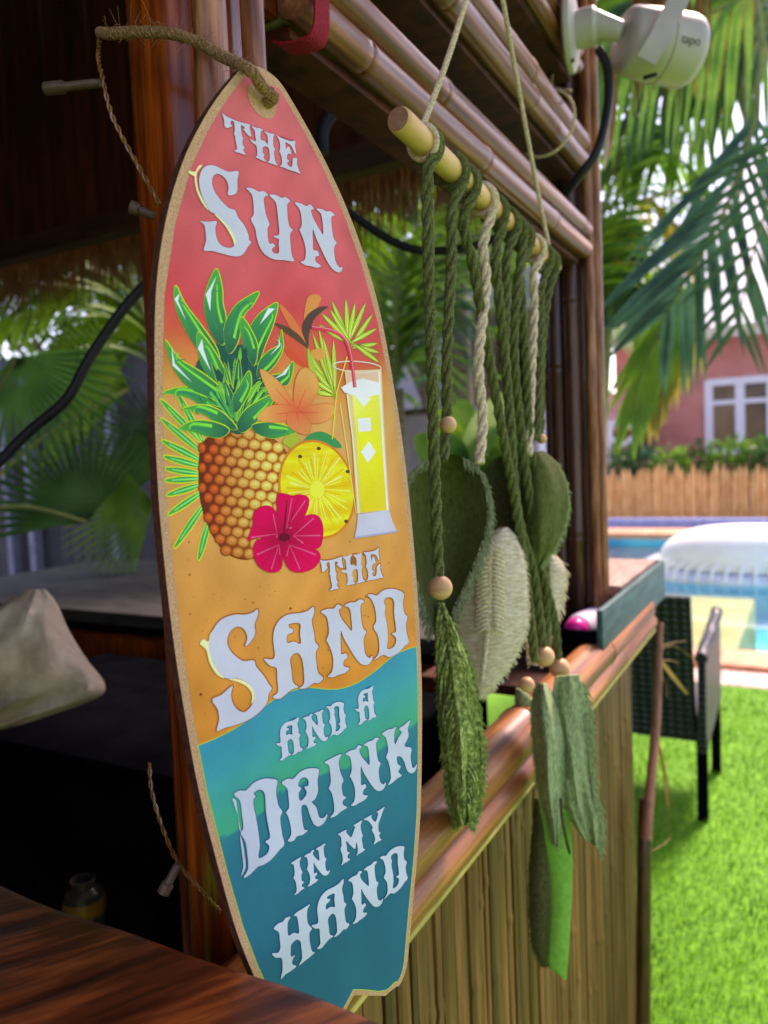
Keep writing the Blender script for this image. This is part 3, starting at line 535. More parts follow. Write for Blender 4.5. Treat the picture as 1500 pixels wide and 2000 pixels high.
for i, (ch, bx) in enumerate(letters):
    rg, lo, hi = G[ch]
    if bx: lo, hi = bx
    R_ = [[lo+p*(hi-lo) for p in r] for r in rg]
    sh = C(168, 74, 84) if i < 6 else (C(150, 84, 34) if i < 13 else C(0, 78, 108))
    g_ = offs(R_[0], .0006 if 6 <= i < 13 else .00035); g_ = [p+np.array((.0003, -.0002)) for p in g_]
    sm = MB(); poly(sm, [g_]+[offs(h, -.0006) for h in R_[1:]], .00066, sh)
    lm = MB(); poly(lm, R_, .00070, INK if i < 13 else INKB)
    lo_ = lm.build('letter', PRINT, sign, smooth=False, label='white printed letter ' + ch.upper())
    sm.build('letter_shadow', PRINT, lo_, smooth=False)
A = Art('letter_highlight'); Art.h = .00067
CR = C(236, 206, 150)
for org, k, pts in [(o2, k2, [(75, 150), (130, 160), (160, 110), (195, 105), (150, 160), (145, 220), (160, 310), (200, 400), (250, 495), (200, 440), (150, 340), (130, 250), (125, 200), (90, 180)]), (o2, k2, [(295, 525), (370, 565), (440, 650), (485, 740), (470, 795), (455, 740), (400, 640), (340, 570)]),
                    (o3, k3, [(62, 415), (85, 385), (115, 400), (130, 350), (165, 310), (135, 370), (125, 440), (140, 520), (180, 590), (220, 635), (170, 610), (125, 540), (105, 460), (80, 432)]), (o3, k3, [(245, 640), (310, 640), (370, 670), (405, 720), (408, 770), (390, 795), (395, 740), (365, 690), (310, 660)])]:
    A.fill(ringpx(pts, org, k), CR); A.done(); A = Art('letter_highlight')
for pts in [[(85, 635), (110, 650), (120, 720), (132, 800), (150, 880), (135, 850), (125, 760), (105, 700)], [(140, 905), (160, 960), (175, 1060), (180, 1140), (148, 1204), (165, 1130), (155, 1030)]]: A.fill(ringpx(pts, o4, k4), INKB); A.done(); A = Art('letter_highlight')
# eyelet ring left unprinted round the twine hole
hc = bd(512, 196); mb = MB()
poly(mb, [[hc+np.array((.0125*cos(2*pi*i/32), .0118*sin(2*pi*i/32))) for i in range(32)]], .0003, None); mb.build('eyelet_patch', M_CORK, sign, smooth=False)
hp = bd(519, 200); mb = MB(); mb.lathe([(.0032, -.0004), (.0032, .0004)], B(*hp, .0002), BN, 14); mb.build('eyelet_shade_disc', mat('hole_shade_paint', L(20, 12, 8), rough=.9), sign)  # flat dark disc paints the shade inside the twine hole
# ------------------------------------------------------------------ ground, lawn, pool
M_TURF = mat('artificial_turf', L(58, 118, 8), L(104, 168, 20), .8, 60, detail=6, bump=.8, third=L(80, 142, 12))
M_BLADE = mat('turf_blade', L(66, 128, 8), L(114, 178, 24), .6, 3, detail=5, trans=.25)
M_SOIL = mat('garden_soil', L(66, 58, 42), L(104, 94, 66), .95, 8, bump=.5)
M_COPE = mat('terracotta_coping', L(196, 128, 92), L(222, 160, 122), .6, 12, bump=.1)
M_MOSA = mat('pink_mosaic', L(198, 168, 152), L(226, 204, 190), .5, 30)
M_DECK = mat('pale_pool_surround', L(190, 150, 118), L(214, 180, 148), .6, 5)
M_POOLF = mat('turquoise_pool_tile', L(40, 176, 206), L(96, 212, 226), .4, 1.2, detail=2)
M_SHELF = mat('sand_pool_shelf', L(196, 160, 96), L(214, 184, 124), .6, 3)
M_BLUEEDGE = mat('blue_tile_edge', L(110, 140, 200), L(140, 166, 214), .4, 8)
def quad(lo, hi, z, name, m, n=1):
    mb = MB(); vs = [(lo[0]+(hi[0]-lo[0])*i/n, lo[1]+(hi[1]-lo[1])*j/n, z) for j in range(n+1) for i in range(n+1)]
    mb.add(vs, [(j*(n+1)+i, j*(n+1)+i+1, (j+1)*(n+1)+i+1, (j+1)*(n+1)+i) for j in range(n) for i in range(n)]); return mb.build(name, m, smooth=False)
def frame_sheet(name, m, outer, hole, z):
    (x0, y0, x1, y1), (a0, b0, a1, b1) = outer, hole; mb = MB()
    mb.add([(x0, y0, z), (x1, y0, z), (x1, y1, z), (x0, y1, z), (a0, b0, z), (a1, b0, z), (a1, b1, z), (a0, b1, z)], [(0, 1, 5, 4), (1, 2, 6, 5), (2, 3, 7, 6), (3, 0, 4, 7)]); return mb.build(name, m, smooth=False)
PX0, PX1, PY0, PY1 = -3.15, 12.0, 5.9, 13.6
struct(frame_sheet('ground', M_SOIL, (-600, -600, 600, 600), (PX0, PY0, PX1, PY1), 0))
lawn = struct(quad((-3.2, 2.0), (4.5, 5.2), .012, 'lawn', M_TURF)); quad((-.34, -3.2), (4.5, 2.0), .012, 'lawn_strip', M_TURF, ).parent = lawn
g = MB(); NB = 52000; bx = rng.uniform(-1.3, .35, NB); by = rng.uniform(1.2, 5.15, NB); keep = ~((bx < -.36) & (by < 2.0)); bx, by = bx[keep], by[keep]
hgt = rng.uniform(.012, .03, len(bx)); an = rng.uniform(0, 2*pi, len(bx)); le = rng.uniform(0, .014, len(bx)); vs, fs = [], []
for i in range(len(bx)):
    c, s_ = cos(an[i])*.0017, sin(an[i])*.0017; vs += [(bx[i]-c, by[i]-s_, .012), (bx[i]+c, by[i]+s_, .012), (bx[i]-s_*le[i]*500, by[i]+c*le[i]*500, .012+hgt[i])]; fs.append((3*i, 3*i+1, 3*i+2))
g.add(vs, fs); tag(g.build('grass', M_BLADE, smooth=False), 'bright green artificial grass in front of the bar', 'grass', kind='stuff')
# mosaic strip, coping, basin
def kerb(name, m, y0, y1, z0, z1):
    mb = MB(); x = PX0-1
    while x < PX1+1: mb.box((x+.002, y0, z0), (x+.598, y1, z1), .008); x += .6
    return struct(mb.build(name, m))
mos = MB(); x = -1.6
struct(quad((PX0-1, 5.2), (PX1+1, 5.55), .016, 'mosaic_bed', M_MOSA)); par = bpy.data.objects['mosaic_bed']
tile = MB().box((-.024, -.024, 0), (.024, .024, .006), .003).build('mosaic_tile', mat('mosaic_piece', L(204, 160, 144), L(232, 206, 194), .4, 5, vary=.12), par)
for r in range(6):
    for q in range(40):
        o = tile if (r, q) == (0, 0) else tile.copy()
        if o is not tile: sc.collection.objects.link(o); o.parent = par
        o.location = (-1.5+q*.056, 5.24+r*.054, .017)
cope = kerb('pool_coping', M_COPE, 5.55, 5.98, .0, .06)
struct(kerb('far_coping', M_COPE, 13.55, 14.6, .0, .10)); struct(quad((PX0-6, 14.6), (PX1+3, 30), .03, 'pool_terrace', M_DECK))
mb = MB().box((PX0-2, 14.6, .02), (PX1+1, 14.8, .26), .02); struct(mb.build('blue_tile_kerb', M_BLUEEDGE))
mb = MB(); mb.add([(PX0, PY0, -1.2), (PX1, PY0, -1.2), (PX1, PY1, -1.2), (PX0, PY1, -1.2), (PX0, PY0, 0), (PX1, PY0, 0), (PX1, PY1, 0), (PX0, PY1, 0)], [(0, 1, 2, 3), (0, 4, 5, 1), (1, 5, 6, 2), (2, 6, 7, 3), (3, 7, 4, 0)]); struct(mb.build('pool_basin', M_POOLF, smooth=False))
mb = MB().box((PX0+.02, 5.95, -1.1), (az(1452, 1240, -.14)[0], 9.2, -.14), .05); struct(mb.build('pool_shelf', M_SHELF))
wm = bpy.data.materials.new('pool_water'); wm.use_nodes = True; n = wm.node_tree.nodes; l = wm.node_tree.links; n.remove(n['Principled BSDF'])
tr = n.new('ShaderNodeBsdfTransparent'); tr.inputs[0].default_value = (.74, .96, .97, 1); gl = n.new('ShaderNodeBsdfGlossy'); gl.inputs['Roughness'].default_value = .04
fr = n.new('ShaderNodeFresnel'); fr.inputs[0].default_value = 1.33; mx = n.new('ShaderNodeMixShader'); ns = n.new('ShaderNodeTexNoise'); ns.inputs['Scale'].default_value = 4; ns.inputs['Detail'].default_value = 3
bu = n.new('ShaderNodeBump'); bu.inputs['Strength'].default_value = .25; bu.inputs['Distance'].default_value = .03
l.new(ns.outputs['Fac'], bu.inputs['Height']); l.new(bu.outputs[0], gl.inputs['Normal']); l.new(bu.outputs[0], fr.inputs['Normal']); l.new(fr.outputs[0], mx.inputs[0]); l.new(tr.outputs[0], mx.inputs[1]); l.new(gl.outputs[0], mx.inputs[2]); l.new(mx.outputs[0], n['Material Output'].inputs[0])
struct(quad((PX0, PY0), (PX1, PY1), -.07, 'water', wm))
# inflatable white lounger on the water
fa = az(1228, 1128, -.07); FCX, FCY = fa[0]+1.45, fa[1]+.55
fl = thing('pool_float', 'puffy white inflatable lounger with ribbed skirt floating on the pool', 'pool float', (FCX, FCY, -.07))
M_PUFF = mat('white_vinyl', L(236, 236, 232), L(244, 244, 242), .45, 6); M_RIB = mat('pale_blue_ribbing', L(196, 208, 232), L(226, 232, 242), .5, 6)
def puff(cx, cy, z0, rx, ry, h, name, m, par, ribs=0, pw=2.6):
    mb = MB(); U_, V_ = 96, 14; vs = []
    for j in range(V_+1):
        ph = pi/2*j/V_; rr = cos(ph)**(.55); zz = z0+h*sin(ph)**.9
        for i in range(U_):
            a = 2*pi*i/U_; q = (abs(cos(a))**pw+abs(sin(a))**pw)**(-1/pw)*(1+(ribs*.5*(1+cos(a*48)) if ribs else 0)); vs.append((cx+rx*rr*q*cos(a), cy+ry*rr*q*sin(a), zz))
    fs = [(j*U_+i, j*U_+(i+1) % U_, (j+1)*U_+(i+1) % U_, (j+1)*U_+i) for j in range(V_) for i in range(U_)]+[tuple(range(U_))[::-1]]
    mb.add(vs, fs); return mb.build(name, m, par)
puff(FCX, FCY, -.09, 1.42, .8, .17, 'ribbed_skirt', M_RIB, fl, .02, 2.2); puff(FCX+.05, FCY, .05, 1.22, .7, .50, 'cushion', M_PUFF, fl, 0, 2.2)
for k in range(56):
    a = 2*pi*k/56; q = (abs(cos(a))**2.2+abs(sin(a))**2.2)**(-1/2.2); MB().tube([(FCX+1.43*q*cos(a), FCY+.81*q*sin(a), -.06), (FCX+1.36*q*cos(a), FCY+.77*q*sin(a), .07), (FCX+1.22*q*cos(a), FCY+.69*q*sin(a), .14)], .018, 6).build('rib', M_PUFF, fl)

# ------------------------------------------------------------------ bamboo fence, house, hedge
M_PICK = mat('orange_bamboo_picket', L(204, 146, 86), L(236, 190, 128), .6, 6, (3, 3, .6), bump=.3, vary=.16)
FY = 15.9; fen = thing('picket_fence', 'low orange bamboo picket fence beyond the pool', 'fence', (-3, FY, 0))
mbp = MB(); mbp.lathe([(.05, 0), (.05, .3), (.054, .31), (.05, .33), (.05, .7), (.054, .71), (.05, .73), (.048, .98), (.03, 1.06), (.006, 1.14)], (0, 0, 0), (0, 0, 1), 7); pk = mbp.build('picket', M_PICK, fen)
x = -5.4; first = True
while x < .4:
    o = pk if first else pk.copy()
    if not first: sc.collection.objects.link(o); o.parent = fen
    first = False; o.location = Vector((x, FY+random.uniform(-.02, .02), 0))-fen.location; o.scale = (random.uniform(.85, 1.15), 1, random.uniform(.9, 1.12)); o.rotation_euler = (0, random.uniform(-.02, .02), random.uniform(0, 6)); x += random.uniform(.096, .108)
for z in (.3, .8): MB().tube([(-5.5, FY+.06, z), (.5, FY+.06, z)], .03, 8).build('fence_rail', M_PICK, fen)
HY = 19.5
M_PINK = mat('terracotta_pink_render', L(182, 112, 106), L(204, 136, 128), .85, 1.5, bump=.2); M_WFR = mat('white_window_frame', L(214, 216, 232), L(226, 228, 240), .4)
M_ROOF = mat('pale_roof_sheet', L(206, 204, 216), L(226, 224, 232), .5, 3, (1, 6, 1)); M_GLASS = mat('dark_window_glass', L(70, 66, 72), L(132, 110, 84), .1, .8); M_FASC = mat('cream_fascia', L(206, 190, 172), L(220, 206, 190), .6)
hs = thing('house', 'pink rendered house with pale roof and white framed window beyond the fence', 'house', (-2, HY, 0))
e0, e1 = ay(1200, 672, HY), ay(1500, 660, HY); wl = ay(1205, 900, HY)[0]
wA, wB, wC, wD = ay(1385, 750, HY), ay(1530, 745, HY), ay(1385, 882, HY), ay(1530, 875, HY)
x0w, x1w, z0w, z1w = wA[0], wA[0]+1.95, wC[2], wA[2]; ZE = e0[2]
MB().box((wl, HY, 0), (x0w, HY+.3, ZE)).box((x1w, HY, 0), (6, HY+.3, ZE)).box((x0w, HY, 0), (x1w, HY+.3, z0w)).box((x0w, HY, z1w), (x1w, HY+.3, ZE)).build('wall', M_PINK, hs, smooth=False)
mb = MB(); W = .09
for a, b in [((x0w-.1, HY-.06, z0w-.08), (x1w+.1, HY+.05, z0w+.06)), ((x0w-.1, HY-.06, z1w-.06), (x1w+.1, HY+.05, z1w+.1)), ((x0w-.1, HY-.058, z0w), (x0w+.08, HY+.048, z1w)), ((x1w-.08, HY-.058, z0w), (x1w+.1, HY+.048, z1w))]: mb.box(a, b)
wn = mb.build('window', M_WFR, hs, smooth=False)
for k in (1, 2): xx = x0w+(x1w-x0w)*k/3; MB().box((xx-.1, HY-.04, z0w+.06), (xx+.1, HY+.04, z1w-.06)).build('mullion', M_WFR, wn)
MB().box((x0w+.08, HY-.03, z1w-.5), (x1w-.08, HY+.03, z1w-.4)).build('transom', M_WFR, wn)
for k in range(3): a = x0w+(x1w-x0w)*k/3; MB().box((a+.08, HY+.0, z0w+.06), (a+(x1w-x0w)/3-.08, HY+.012, z1w-.06)).build('pane', M_GLASS, wn)
rf = MB(); rf.add([(wl-.7, HY-.6, ZE+.02), (8, HY-.6, ZE+.02), (8, HY+9, ZE+7.6), (wl+3.6, HY+9, ZE+7.6), (wl-.7, HY-.6, ZE-.1), (8, HY-.6, ZE-.1), (8, HY+9, ZE+7.4), (wl+3.6, HY+9, ZE+7.4)], [(0, 1, 2, 3), (7, 6, 5, 4), (0, 4, 5, 1), (0, 3, 7, 4)]); ro = rf.build('roof', M_ROOF, hs, smooth=False)
for k in range(22): 
    xx = wl-.4+k*.36; t1 = 1.0; MB().box((xx-.03, HY-.6, ZE+.02), (xx+.03, HY-.56, ZE+.1)).build('roof_seam', M_ROOF, ro)
MB().box((wl-.7, HY-.64, ZE-.2), (8, HY-.602, ZE+.06)).build('fascia', M_FASC, hs)
# side porch left of the house
pw = thing('porch', 'small pink tiled porch beside the house behind palm leaves', 'porch', (wl, 18.2, 0))
pA, pB = ay(1200, 785, 18.2), ay(1245, 830, 18.2)
mb = MB(); mb.add([(pA[0]-1, 17.9, pB[2]), (pB[0]+.3, 17.9, pB[2]), (pB[0], 19.4, pA[2]+.3), (pA[0]-.7, 19.4, pA[2]+.3), (pA[0]-1, 17.9, pB[2]-.12), (pB[0]+.3, 17.9, pB[2]-.12), (pB[0], 19.4, pA[2]+.1), (pA[0]-.7, 19.4, pA[2]+.1)], [(0, 1, 2, 3), (7, 6, 5, 4), (0, 4, 5, 1), (1, 5, 6, 2), (2, 6, 7, 3), (3, 7, 4, 0)]); mb.build('roof', mat('pink_tile', L(196, 120, 116), L(214, 144, 138), .7, 4), pw, smooth=False)
MB().box((pA[0]-.8, 18.6, 0), (pB[0], 19.4, pB[2]-.1)).build('wall', mat('brown_wall', L(92, 62, 54), L(112, 78, 66), .8, 2), pw)
c = ay(1213, 845, 17.8); mb = MB(); mb.tube([(c[0]+.24*cos(a), 17.8, c[2]+.28*sin(a)) for a in np.linspace(.3, 5.9, 22)], .055, 8); mb.build('scroll_bracket', M_WFR, pw)
MB().box((c[0]-.3, 17.76, 0), (c[0]-.22, 17.84, c[2]+.3)).build('post', M_WFR, pw)

# ------------------------------------------------------------------ foliage builders
def leafmat(name, a, b, tr=.5): return mat(name, a, b, .42, 5, detail=3, trans=tr, spec=.5)
LF = [leafmat('leaf_mid', L(72, 124, 36), L(116, 164, 56)), leafmat('leaf_dark', L(34, 78, 36), L(62, 112, 50)), leafmat('leaf_bright', L(106, 160, 26), L(160, 200, 56)), leafmat('leaf_yellow', L(150, 142, 40), L(190, 170, 62)), leafmat('leaf_teal', L(34, 84, 62), L(70, 122, 92)), leafmat('leaf_pale', L(120, 166, 90), L(168, 196, 128)), leafmat('leaf_dry', L(120, 80, 44), L(172, 130, 84), .25)]
M_STEM = mat('palm_stem', L(92, 110, 50), L(132, 142, 70), .6, 8); M_TRUNK = mat('palm_trunk', L(92, 82, 66), L(138, 124, 102), .9, 12, (1, 1, 5), bump=.6)
def frond(pts, parent, m, n=34, ll=.5, lw=.032, droop=.5, ang=55, r0=.014, side=(1, 1), start=.15, name='frond', sep=False, plane=None):
    P = crv(pts, 10); N = len(P); mb = MB().tube(P, list(np.linspace(r0, r0*.25, N)), 6); ob = mb.build(name, M_STEM, parent); lm = MB()
    for sgn in (-1, 1):
        if not side[0 if sgn < 0 else 1]: continue
        for k in range(n):
            f = start+(1-start)*(k+.5)/n; x = f*(N-1); i = int(x); i2 = min(i+1, N-1); p = P[i]*(1-(x-i))+P[i2]*(x-i)
            t = P[min(i+2, N-1)]-P[max(i-1, 0)]; t /= np.linalg.norm(t)
            pl = np.array(plane if plane is not None else (0, 0, 1), float); sd_ = np.cross(t, pl); sd_ /= np.linalg.norm(sd_)+1e-9
            a = radians(ang*(1-.45*f)+random.uniform(-6, 6)); d = cos(a)*t+sin(a)*sgn*sd_
            l_ = ll*(.55+.6*sin(pi*min(1, f*.9+.12)))*random.uniform(.85, 1.1); q = [p]; dd = d.copy()
            for s_ in range(5): dd = dd+np.array((0, 0, -droop*.22*random.uniform(.8, 1.2))); dd /= np.linalg.norm(dd); q.append(q[-1]+dd*l_/5)
            w_ = [lw*.5, lw, lw*1.05, lw*.85, lw*.5, .002]
            (MB() if sep else lm).strip(q, w_, np.cross(sd_, d)+np.array((0, 0, .2)), .14) if not sep else MB().strip(q, w_, np.cross(sd_, d)+np.array((0, 0, .2)), .14).build('leaflet', m, ob, ang=180)
    if not sep: lm.build('leaflets', m, ob, ang=180)
    return ob
def fanleaf(c, tip, parent, m, n=22, spread=120, ln=.5, w_=.05, fused=.42, name='fan_leaf', nrm=None):
    """pleated fan palm leaf: c = hub, tip = direction point"""
    c, tip = np.array(c, float), np.array(tip, float); d = tip-c; d /= np.linalg.norm(d); nn = np.array(nrm if nrm is not None else -FW, float); nn -= d*(nn@d); nn /= np.linalg.norm(nn); s_ = np.cross(nn, d); mb = MB()
    for k in range(n):
        a = radians(spread*(k/(n-1)-.5)); e = cos(a)*d+sin(a)*s_; l_ = ln*random.uniform(.9, 1.05); nw = np.cross(e, nn); wf = 2*l_*fused*math.tan(radians(spread/n/2))*1.12
        q = [c+e*l_*f+np.array((0, 0, -.12*l_*f*f))+nn*.02*l_*sin(pi*f) for f in (0, .2, fused, .8, 1)]; mb.strip(q, [.006, wf*.36, wf, wf*.7, .003], nn, .3)
    return mb.build(name, m, parent, ang=180)
def broad(base, tip, wd, parent, m, bend=.25, name='leaf', nrm=None):
    base, tip = np.array(base, float), np.array(tip, float); d = tip-base; ln = np.linalg.norm(d); nn = np.array(nrm if nrm is not None else (-FW+np.array((0, 0, .3))), float); q = []; w_ = []
    for k in range(10):
        f = k/9; q.append(base+d*f+np.array((0, 0, bend*ln*(f-f*f)*1.2))); w_.append(wd*(sin(pi*min(1, f*.93+.05))**.7)+.003)
    return MB().strip(q, w_, nn, .10).build(name, m, parent, ang=180)

# palm on the right of the post: crown out of frame above, fronds reaching down into view
D1 = 3.6
pr = thing('palm_tree', 'tall coconut palm with long drooping fronds beside the pool, right of the bamboo post', 'palm', (1.6, 4.6, 0))
tk = np.array((1.55, 4.7, 0)); MB().tube(crv([tk, tk+(-.02, 0, 1.2), tk+(.02, -.05, 2.4), tk+(.05, -.05, 3.7)], 8), .11, 12).build('trunk', M_TRUNK, pr)
crown = tk+np.array((.05, -.05, 3.65))
def pxs(l, D): return [ad(x, y, D+(z if z else 0)) for x, y, z in l]
frond([crown, ad(1560, -120, 3.75)]+pxs([(1488, 130, 0), (1470, 250, 0), (1420, 400, 0), (1368, 500, 0), (1300, 610, .05)], D1), pr, LF[4], n=17, ll=.74, lw=.042, droop=.4, ang=52, r0=.022, start=.45, sep=True, plane=-FW)
frond([crown, ad(1600, -150, 3.9)]+pxs([(1480, -30, 0), (1400, 20, 0), (1300, 60, 0), (1200, 120, .1), (1150, 190, .1)], 3.9), pr, LF[0], n=26, ll=.62, lw=.035, droop=1.6, ang=60, start=.3, plane=-FW)
frond([crown, ad(1650, 80, 3.4)]+pxs([(1560, 250, 0), (1520, 330, 0), (1470, 500, 0), (1440, 640, 0)], 3.4), pr, LF[1], n=14, ll=.5, lw=.026, droop=.3, ang=60, start=.3, side=(1, 1), plane=-FW)
frond([crown, ad(1560, -60, 4.6)]+pxs([(1440, -20, 0), (1380, 40, 0), (1350, 110, 0)], 4.6), pr, LF[3], n=16, ll=.5, lw=.04, droop=1.8, ang=50, start=.3, plane=-FW)
frond([crown, ad(1500, -60, 5.2)]+pxs([(1400, 150, 0), (1340, 240, 0), (1270, 262, 0), (1210, 330, 0)], 5.2), pr, LF[0], n=24, ll=.7, lw=.04, droop=1.3, ang=55, start=.3, plane=-FW)
frond([crown, ad(1530, 0, 4.3)]+pxs([(1450, 330, 0), (1380, 560, 0), (1310, 690, 0), (1270, 790, 0)], 4.3), pr, LF[3], n=20, ll=.42, lw=.04, droop=.9, ang=35, start=.62, plane=-FW)
frond([crown, ad(1540, 0, 4.4)]+pxs([(1440, 400, 0), (1350, 570, 0), (1270, 690, 0), (1235, 800, 0)], 4.2), pr, LF[2], n=22, ll=.5, lw=.036, droop=.7, ang=30, start=.55, plane=-FW)
# second palm further back behind the post
pb = thing('palm_tree', 'bushy yellow green palm behind the bamboo post, in front of the pale roof', 'palm', (-1.6, 5.0, 0))
tb = ad(1120, 900, 5.2); tb[2] = 0; MB().tube(crv([tb, tb+(.02, 0, 1.2), tb+(.04, 0, 2.5)], 8), .06, 10).build('trunk', M_TRUNK, pb); cr2 = tb+np.array((.04, 0, 2.48))
for l_, m in [([(1230, 330, 0), (1300, 300, 0), (1390, 380, 0)], LF[0]), ([(1210, 300, 0), (1180, 180, 0), (1120, 160, 0)], LF[2]), ([(1240, 400, 0), (1300, 420, 0), (1360, 520, 0)], LF[3]), ([(1160, 420, 0), (1090, 330, 0), (1010, 300, 0)], LF[0]), ([(1215, 260, 0), (1240, 120, 0), (1300, 60, 0)], LF[0]), ([(1150, 450, 0), (1080, 430, 0), (1020, 470, 0)], LF[2]), ([(1225, 480, 0), (1260, 520, 0), (1270, 600, 0)], LF[2])]:
    frond([cr2]+pxs(l_, 5.2), pb, m, n=26, ll=.46, lw=.032, droop=1.0, ang=58, start=.1)
# cycad-like rosette and banana right behind the post
bn = thing('banana_plant', 'banana plant with broad dark green leaves behind the bamboo post', 'plant', (-1.4, 5.4, 0))
bb = ad(1150, 950, 5.2); bb[2] = 0; MB().tube([bb, bb+(0, 0, .8), ad(1185, 640, 5.2)], [.09, .07, .04], 10).build('stem', M_STEM, bn)
for a, b, wd, m in [((1185, 640), (1240, 425), .34, 1), ((1190, 560), (1200, 420), .3, 0), ((1185, 640), (1280, 560), .2, 4), ((1180, 650), (1215, 560), .18, 5), ((1185, 650), (1100, 470), .3, 0)]: broad(ad(*a, 5.2), ad(*b, 5.3), wd, bn, LF[m])
cy = thing('palm_shrub', 'low feathery palm shrub beside the bamboo post', 'plant', (-1.7, 6.2, 0)); cb = ad(1150, 900, 5.4); cb[2] = 0
MB().tube([cb, cb+(0, 0, .7), ad(1155, 660, 5.4)], .05, 8).build('trunk', M_TRUNK, cy)
for l_ in ([(1190, 590, 0), (1215, 550, 0), (1240, 600, 0)], [(1200, 640, 0), (1240, 630, 0), (1260, 700, 0)], [(1185, 560, 0), (1195, 510, 0), (1225, 530, 0)], [(1150, 580, 0), (1120, 560, 0), (1090, 620, 0)]): frond([ad(1155, 660, 5.4)]+pxs(l_, 5.4), cy, LF[5], n=22, ll=.26, lw=.02, droop=.5, ang=62, start=.2, plane=-FW)
for l_, D_, m in [([(1500, 60, 0), (1420, 120, 0), (1330, 150, 0), (1230, 240, 0)], 4.8, 1), ([(1440, 0, 0), (1330, 0, 0), (1240, 40, 0), (1170, 130, 0)], 5.0, 1), ([(1480, -40, 0), (1440, 60, 0), (1430, 160, 0)], 5.2, 3), ([(1380, -60, 0), (1260, -20, 0), (1180, 30, 0)], 5.4, 2)]:
    frond([crown, ad(1560, -120, D_)]+pxs(l_, D_), pr, LF[m], n=26, ll=.62, lw=.042, droop=1.3, ang=54, start=.3, plane=-FW)
# hedge plants between fence and house
for i, (px, py, D, sz, mm) in enumerate([(1215, 905, 16.6, .9, 1), (1260, 900, 16.8, .8, 4), (1310, 905, 16.5, .8, 0), (1365, 900, 16.9, .8, 1), (1420, 895, 16.7, .9, 0), (1475, 893, 16.8, .9, 0), (1520, 890, 16.6, 1., 1)]):
    c = ay(px, py, D); sb = thing('hedge_shrub', 'leafy green shrub in the hedge row between picket fence and pink house', 'shrub', (c[0], D, 0), 'shrubs behind the picket fence'); mb = MB()
    for k in range(420):
        v_ = rng.normal(size=3); v_ /= np.linalg.norm(v_); r = random.uniform(.45, 1); p = np.array((c[0], D, c[2]-.15))+v_*r*np.array((.55, .4, .62))*sz; t = v_+rng.normal(size=3)*.6; t /= np.linalg.norm(t); ll = random.uniform(.1, .2); mb.strip([p, p+t*ll*.5, p+t*ll], [.01, .06, .005], rng.normal(size=3), .1)
    mb.build('foliage', LF[mm], sb, ang=180); MB().tube([(c[0], D, 0), (c[0], D, c[2])], .04, 6).build('stem', M_TRUNK, sb)
# ------------------------------------------------------------------ bar hut
BX = -.40
def roofz(x): return 3.75-.54*abs(x+1.5)
M_THATCH = mat('thatch', L(96, 72, 44), L(164, 132, 88), .9, 30, (3, 3, .4), bump=.8); M_FLOOR = mat('bar_floor', L(40, 34, 30), L(58, 50, 44), .8, 6)
rt = MB(); xs = [.35, -1.5, -3.35]; y0, y1 = -1.3, 1.98
rt.add([(x, y, roofz(x)+dz) for x in xs for y in (y0, y1) for dz in (0, .16)], [(0, 2, 6, 4), (4, 6, 10, 8), (1, 5, 7, 3), (5, 9, 11, 7), (0, 1, 3, 2), (8, 10, 11, 9), (0, 4, 5, 1), (4, 8, 9, 5), (2, 3, 7, 6), (6, 7, 11, 10)])
hut = thing('hut_roof', 'dark thatched roof over the bar with brown plank gable', 'roof', (-1.5, 1.7, 2.3)); rt.build('thatch', M_THATCH, hut, smooth=False)
def hbot(x): return 2.253+(x+1.043)*(2.311-2.253)/(-2.371+1.043)
x = -3.0; 
while x < -.46:
    wd = min(random.uniform(.15, .2), -.44-x); MB().box((x+.002, 1.72+random.uniform(0, .004), 2.285), (x+wd-.002, 1.745, roofz(x+wd/2)-.06), .003).build('plank', M_DARKW, hut); x += wd
MB().box((-3.0, 1.695, 2.24), (-.46, 1.75, 2.305), .006).build('header_trim', mat('header_trim', L(54, 32, 22), L(80, 50, 36), .6, 10, (.4, 4, 4)), hut)
# thatch fringe
g = MB(); 
for k in range(2600):
    x = random.uniform(-3.1, -.5); y = 1.80+random.uniform(0, .12); z = 2.33+random.uniform(-.02, .05); ln = random.uniform(.08, .24); dx = random.uniform(-.03, .03)
    g.strip([(x, y, z), (x+dx*.4, y, z-ln*.5), (x+dx, y, z-ln)], [.007, .006, .002], (0, -1, 0))
for k in range(60):
    x = random.uniform(-.36, -.2); y = random.uniform(1.9, 1.99); z = 2.74; ln = random.uniform(.2, .45)
    g.strip([(x, y, z), (x+.01, y, z-ln*.5), (x+random.uniform(-.02, .02), y, z-ln)], [.012, .011, .002], (.5, -1, 0))
fo = g.build('thatch_fringe', M_THATCH, hut); fo['kind'] = 'stuff'
MB().strip([ax(1196, 90, -.36), ax(1199, 180, -.36), ax(1192, 270, -.355), ax(1180, 330, -.35)], [.008, .02, .016, .003], (.7, -.7, 0), .2).build('loose_thatch_leaf', LF[6], hut)
# floor of the bar interior, and unseen plank walls added to darken it
struct(MB().box((-3.0, -1.2, -.02), (-.42, 1.6, .02)).build('bar_floor', M_FLOOR, smooth=False))
bw = thing('added_plank_wall', 'unseen dark plank side wall added to darken the bar interior', 'wall', (-2.9, .2, 0)); 
for k in range(16): MB().box((-2.93, -1.2+k*.18+.002, .02), (-2.90, -1.2+(k+1)*.18-.002, roofz(-2.9)-.03), .003).build('plank', M_DARKW, bw)
bk = thing('added_partition', 'unseen dark plank partition added behind the near counter to keep light out', 'wall', (-1.8, -1.1, 0))  # unseen wall added to close the bar off from light behind
for k in range(12): MB().box((-2.9+k*.18+.002, -1.15, .02), (-2.9+(k+1)*.18-.002, -1.12, roofz(-2.9+k*.18)-.06), .003).build('plank', M_DARKW, bk)

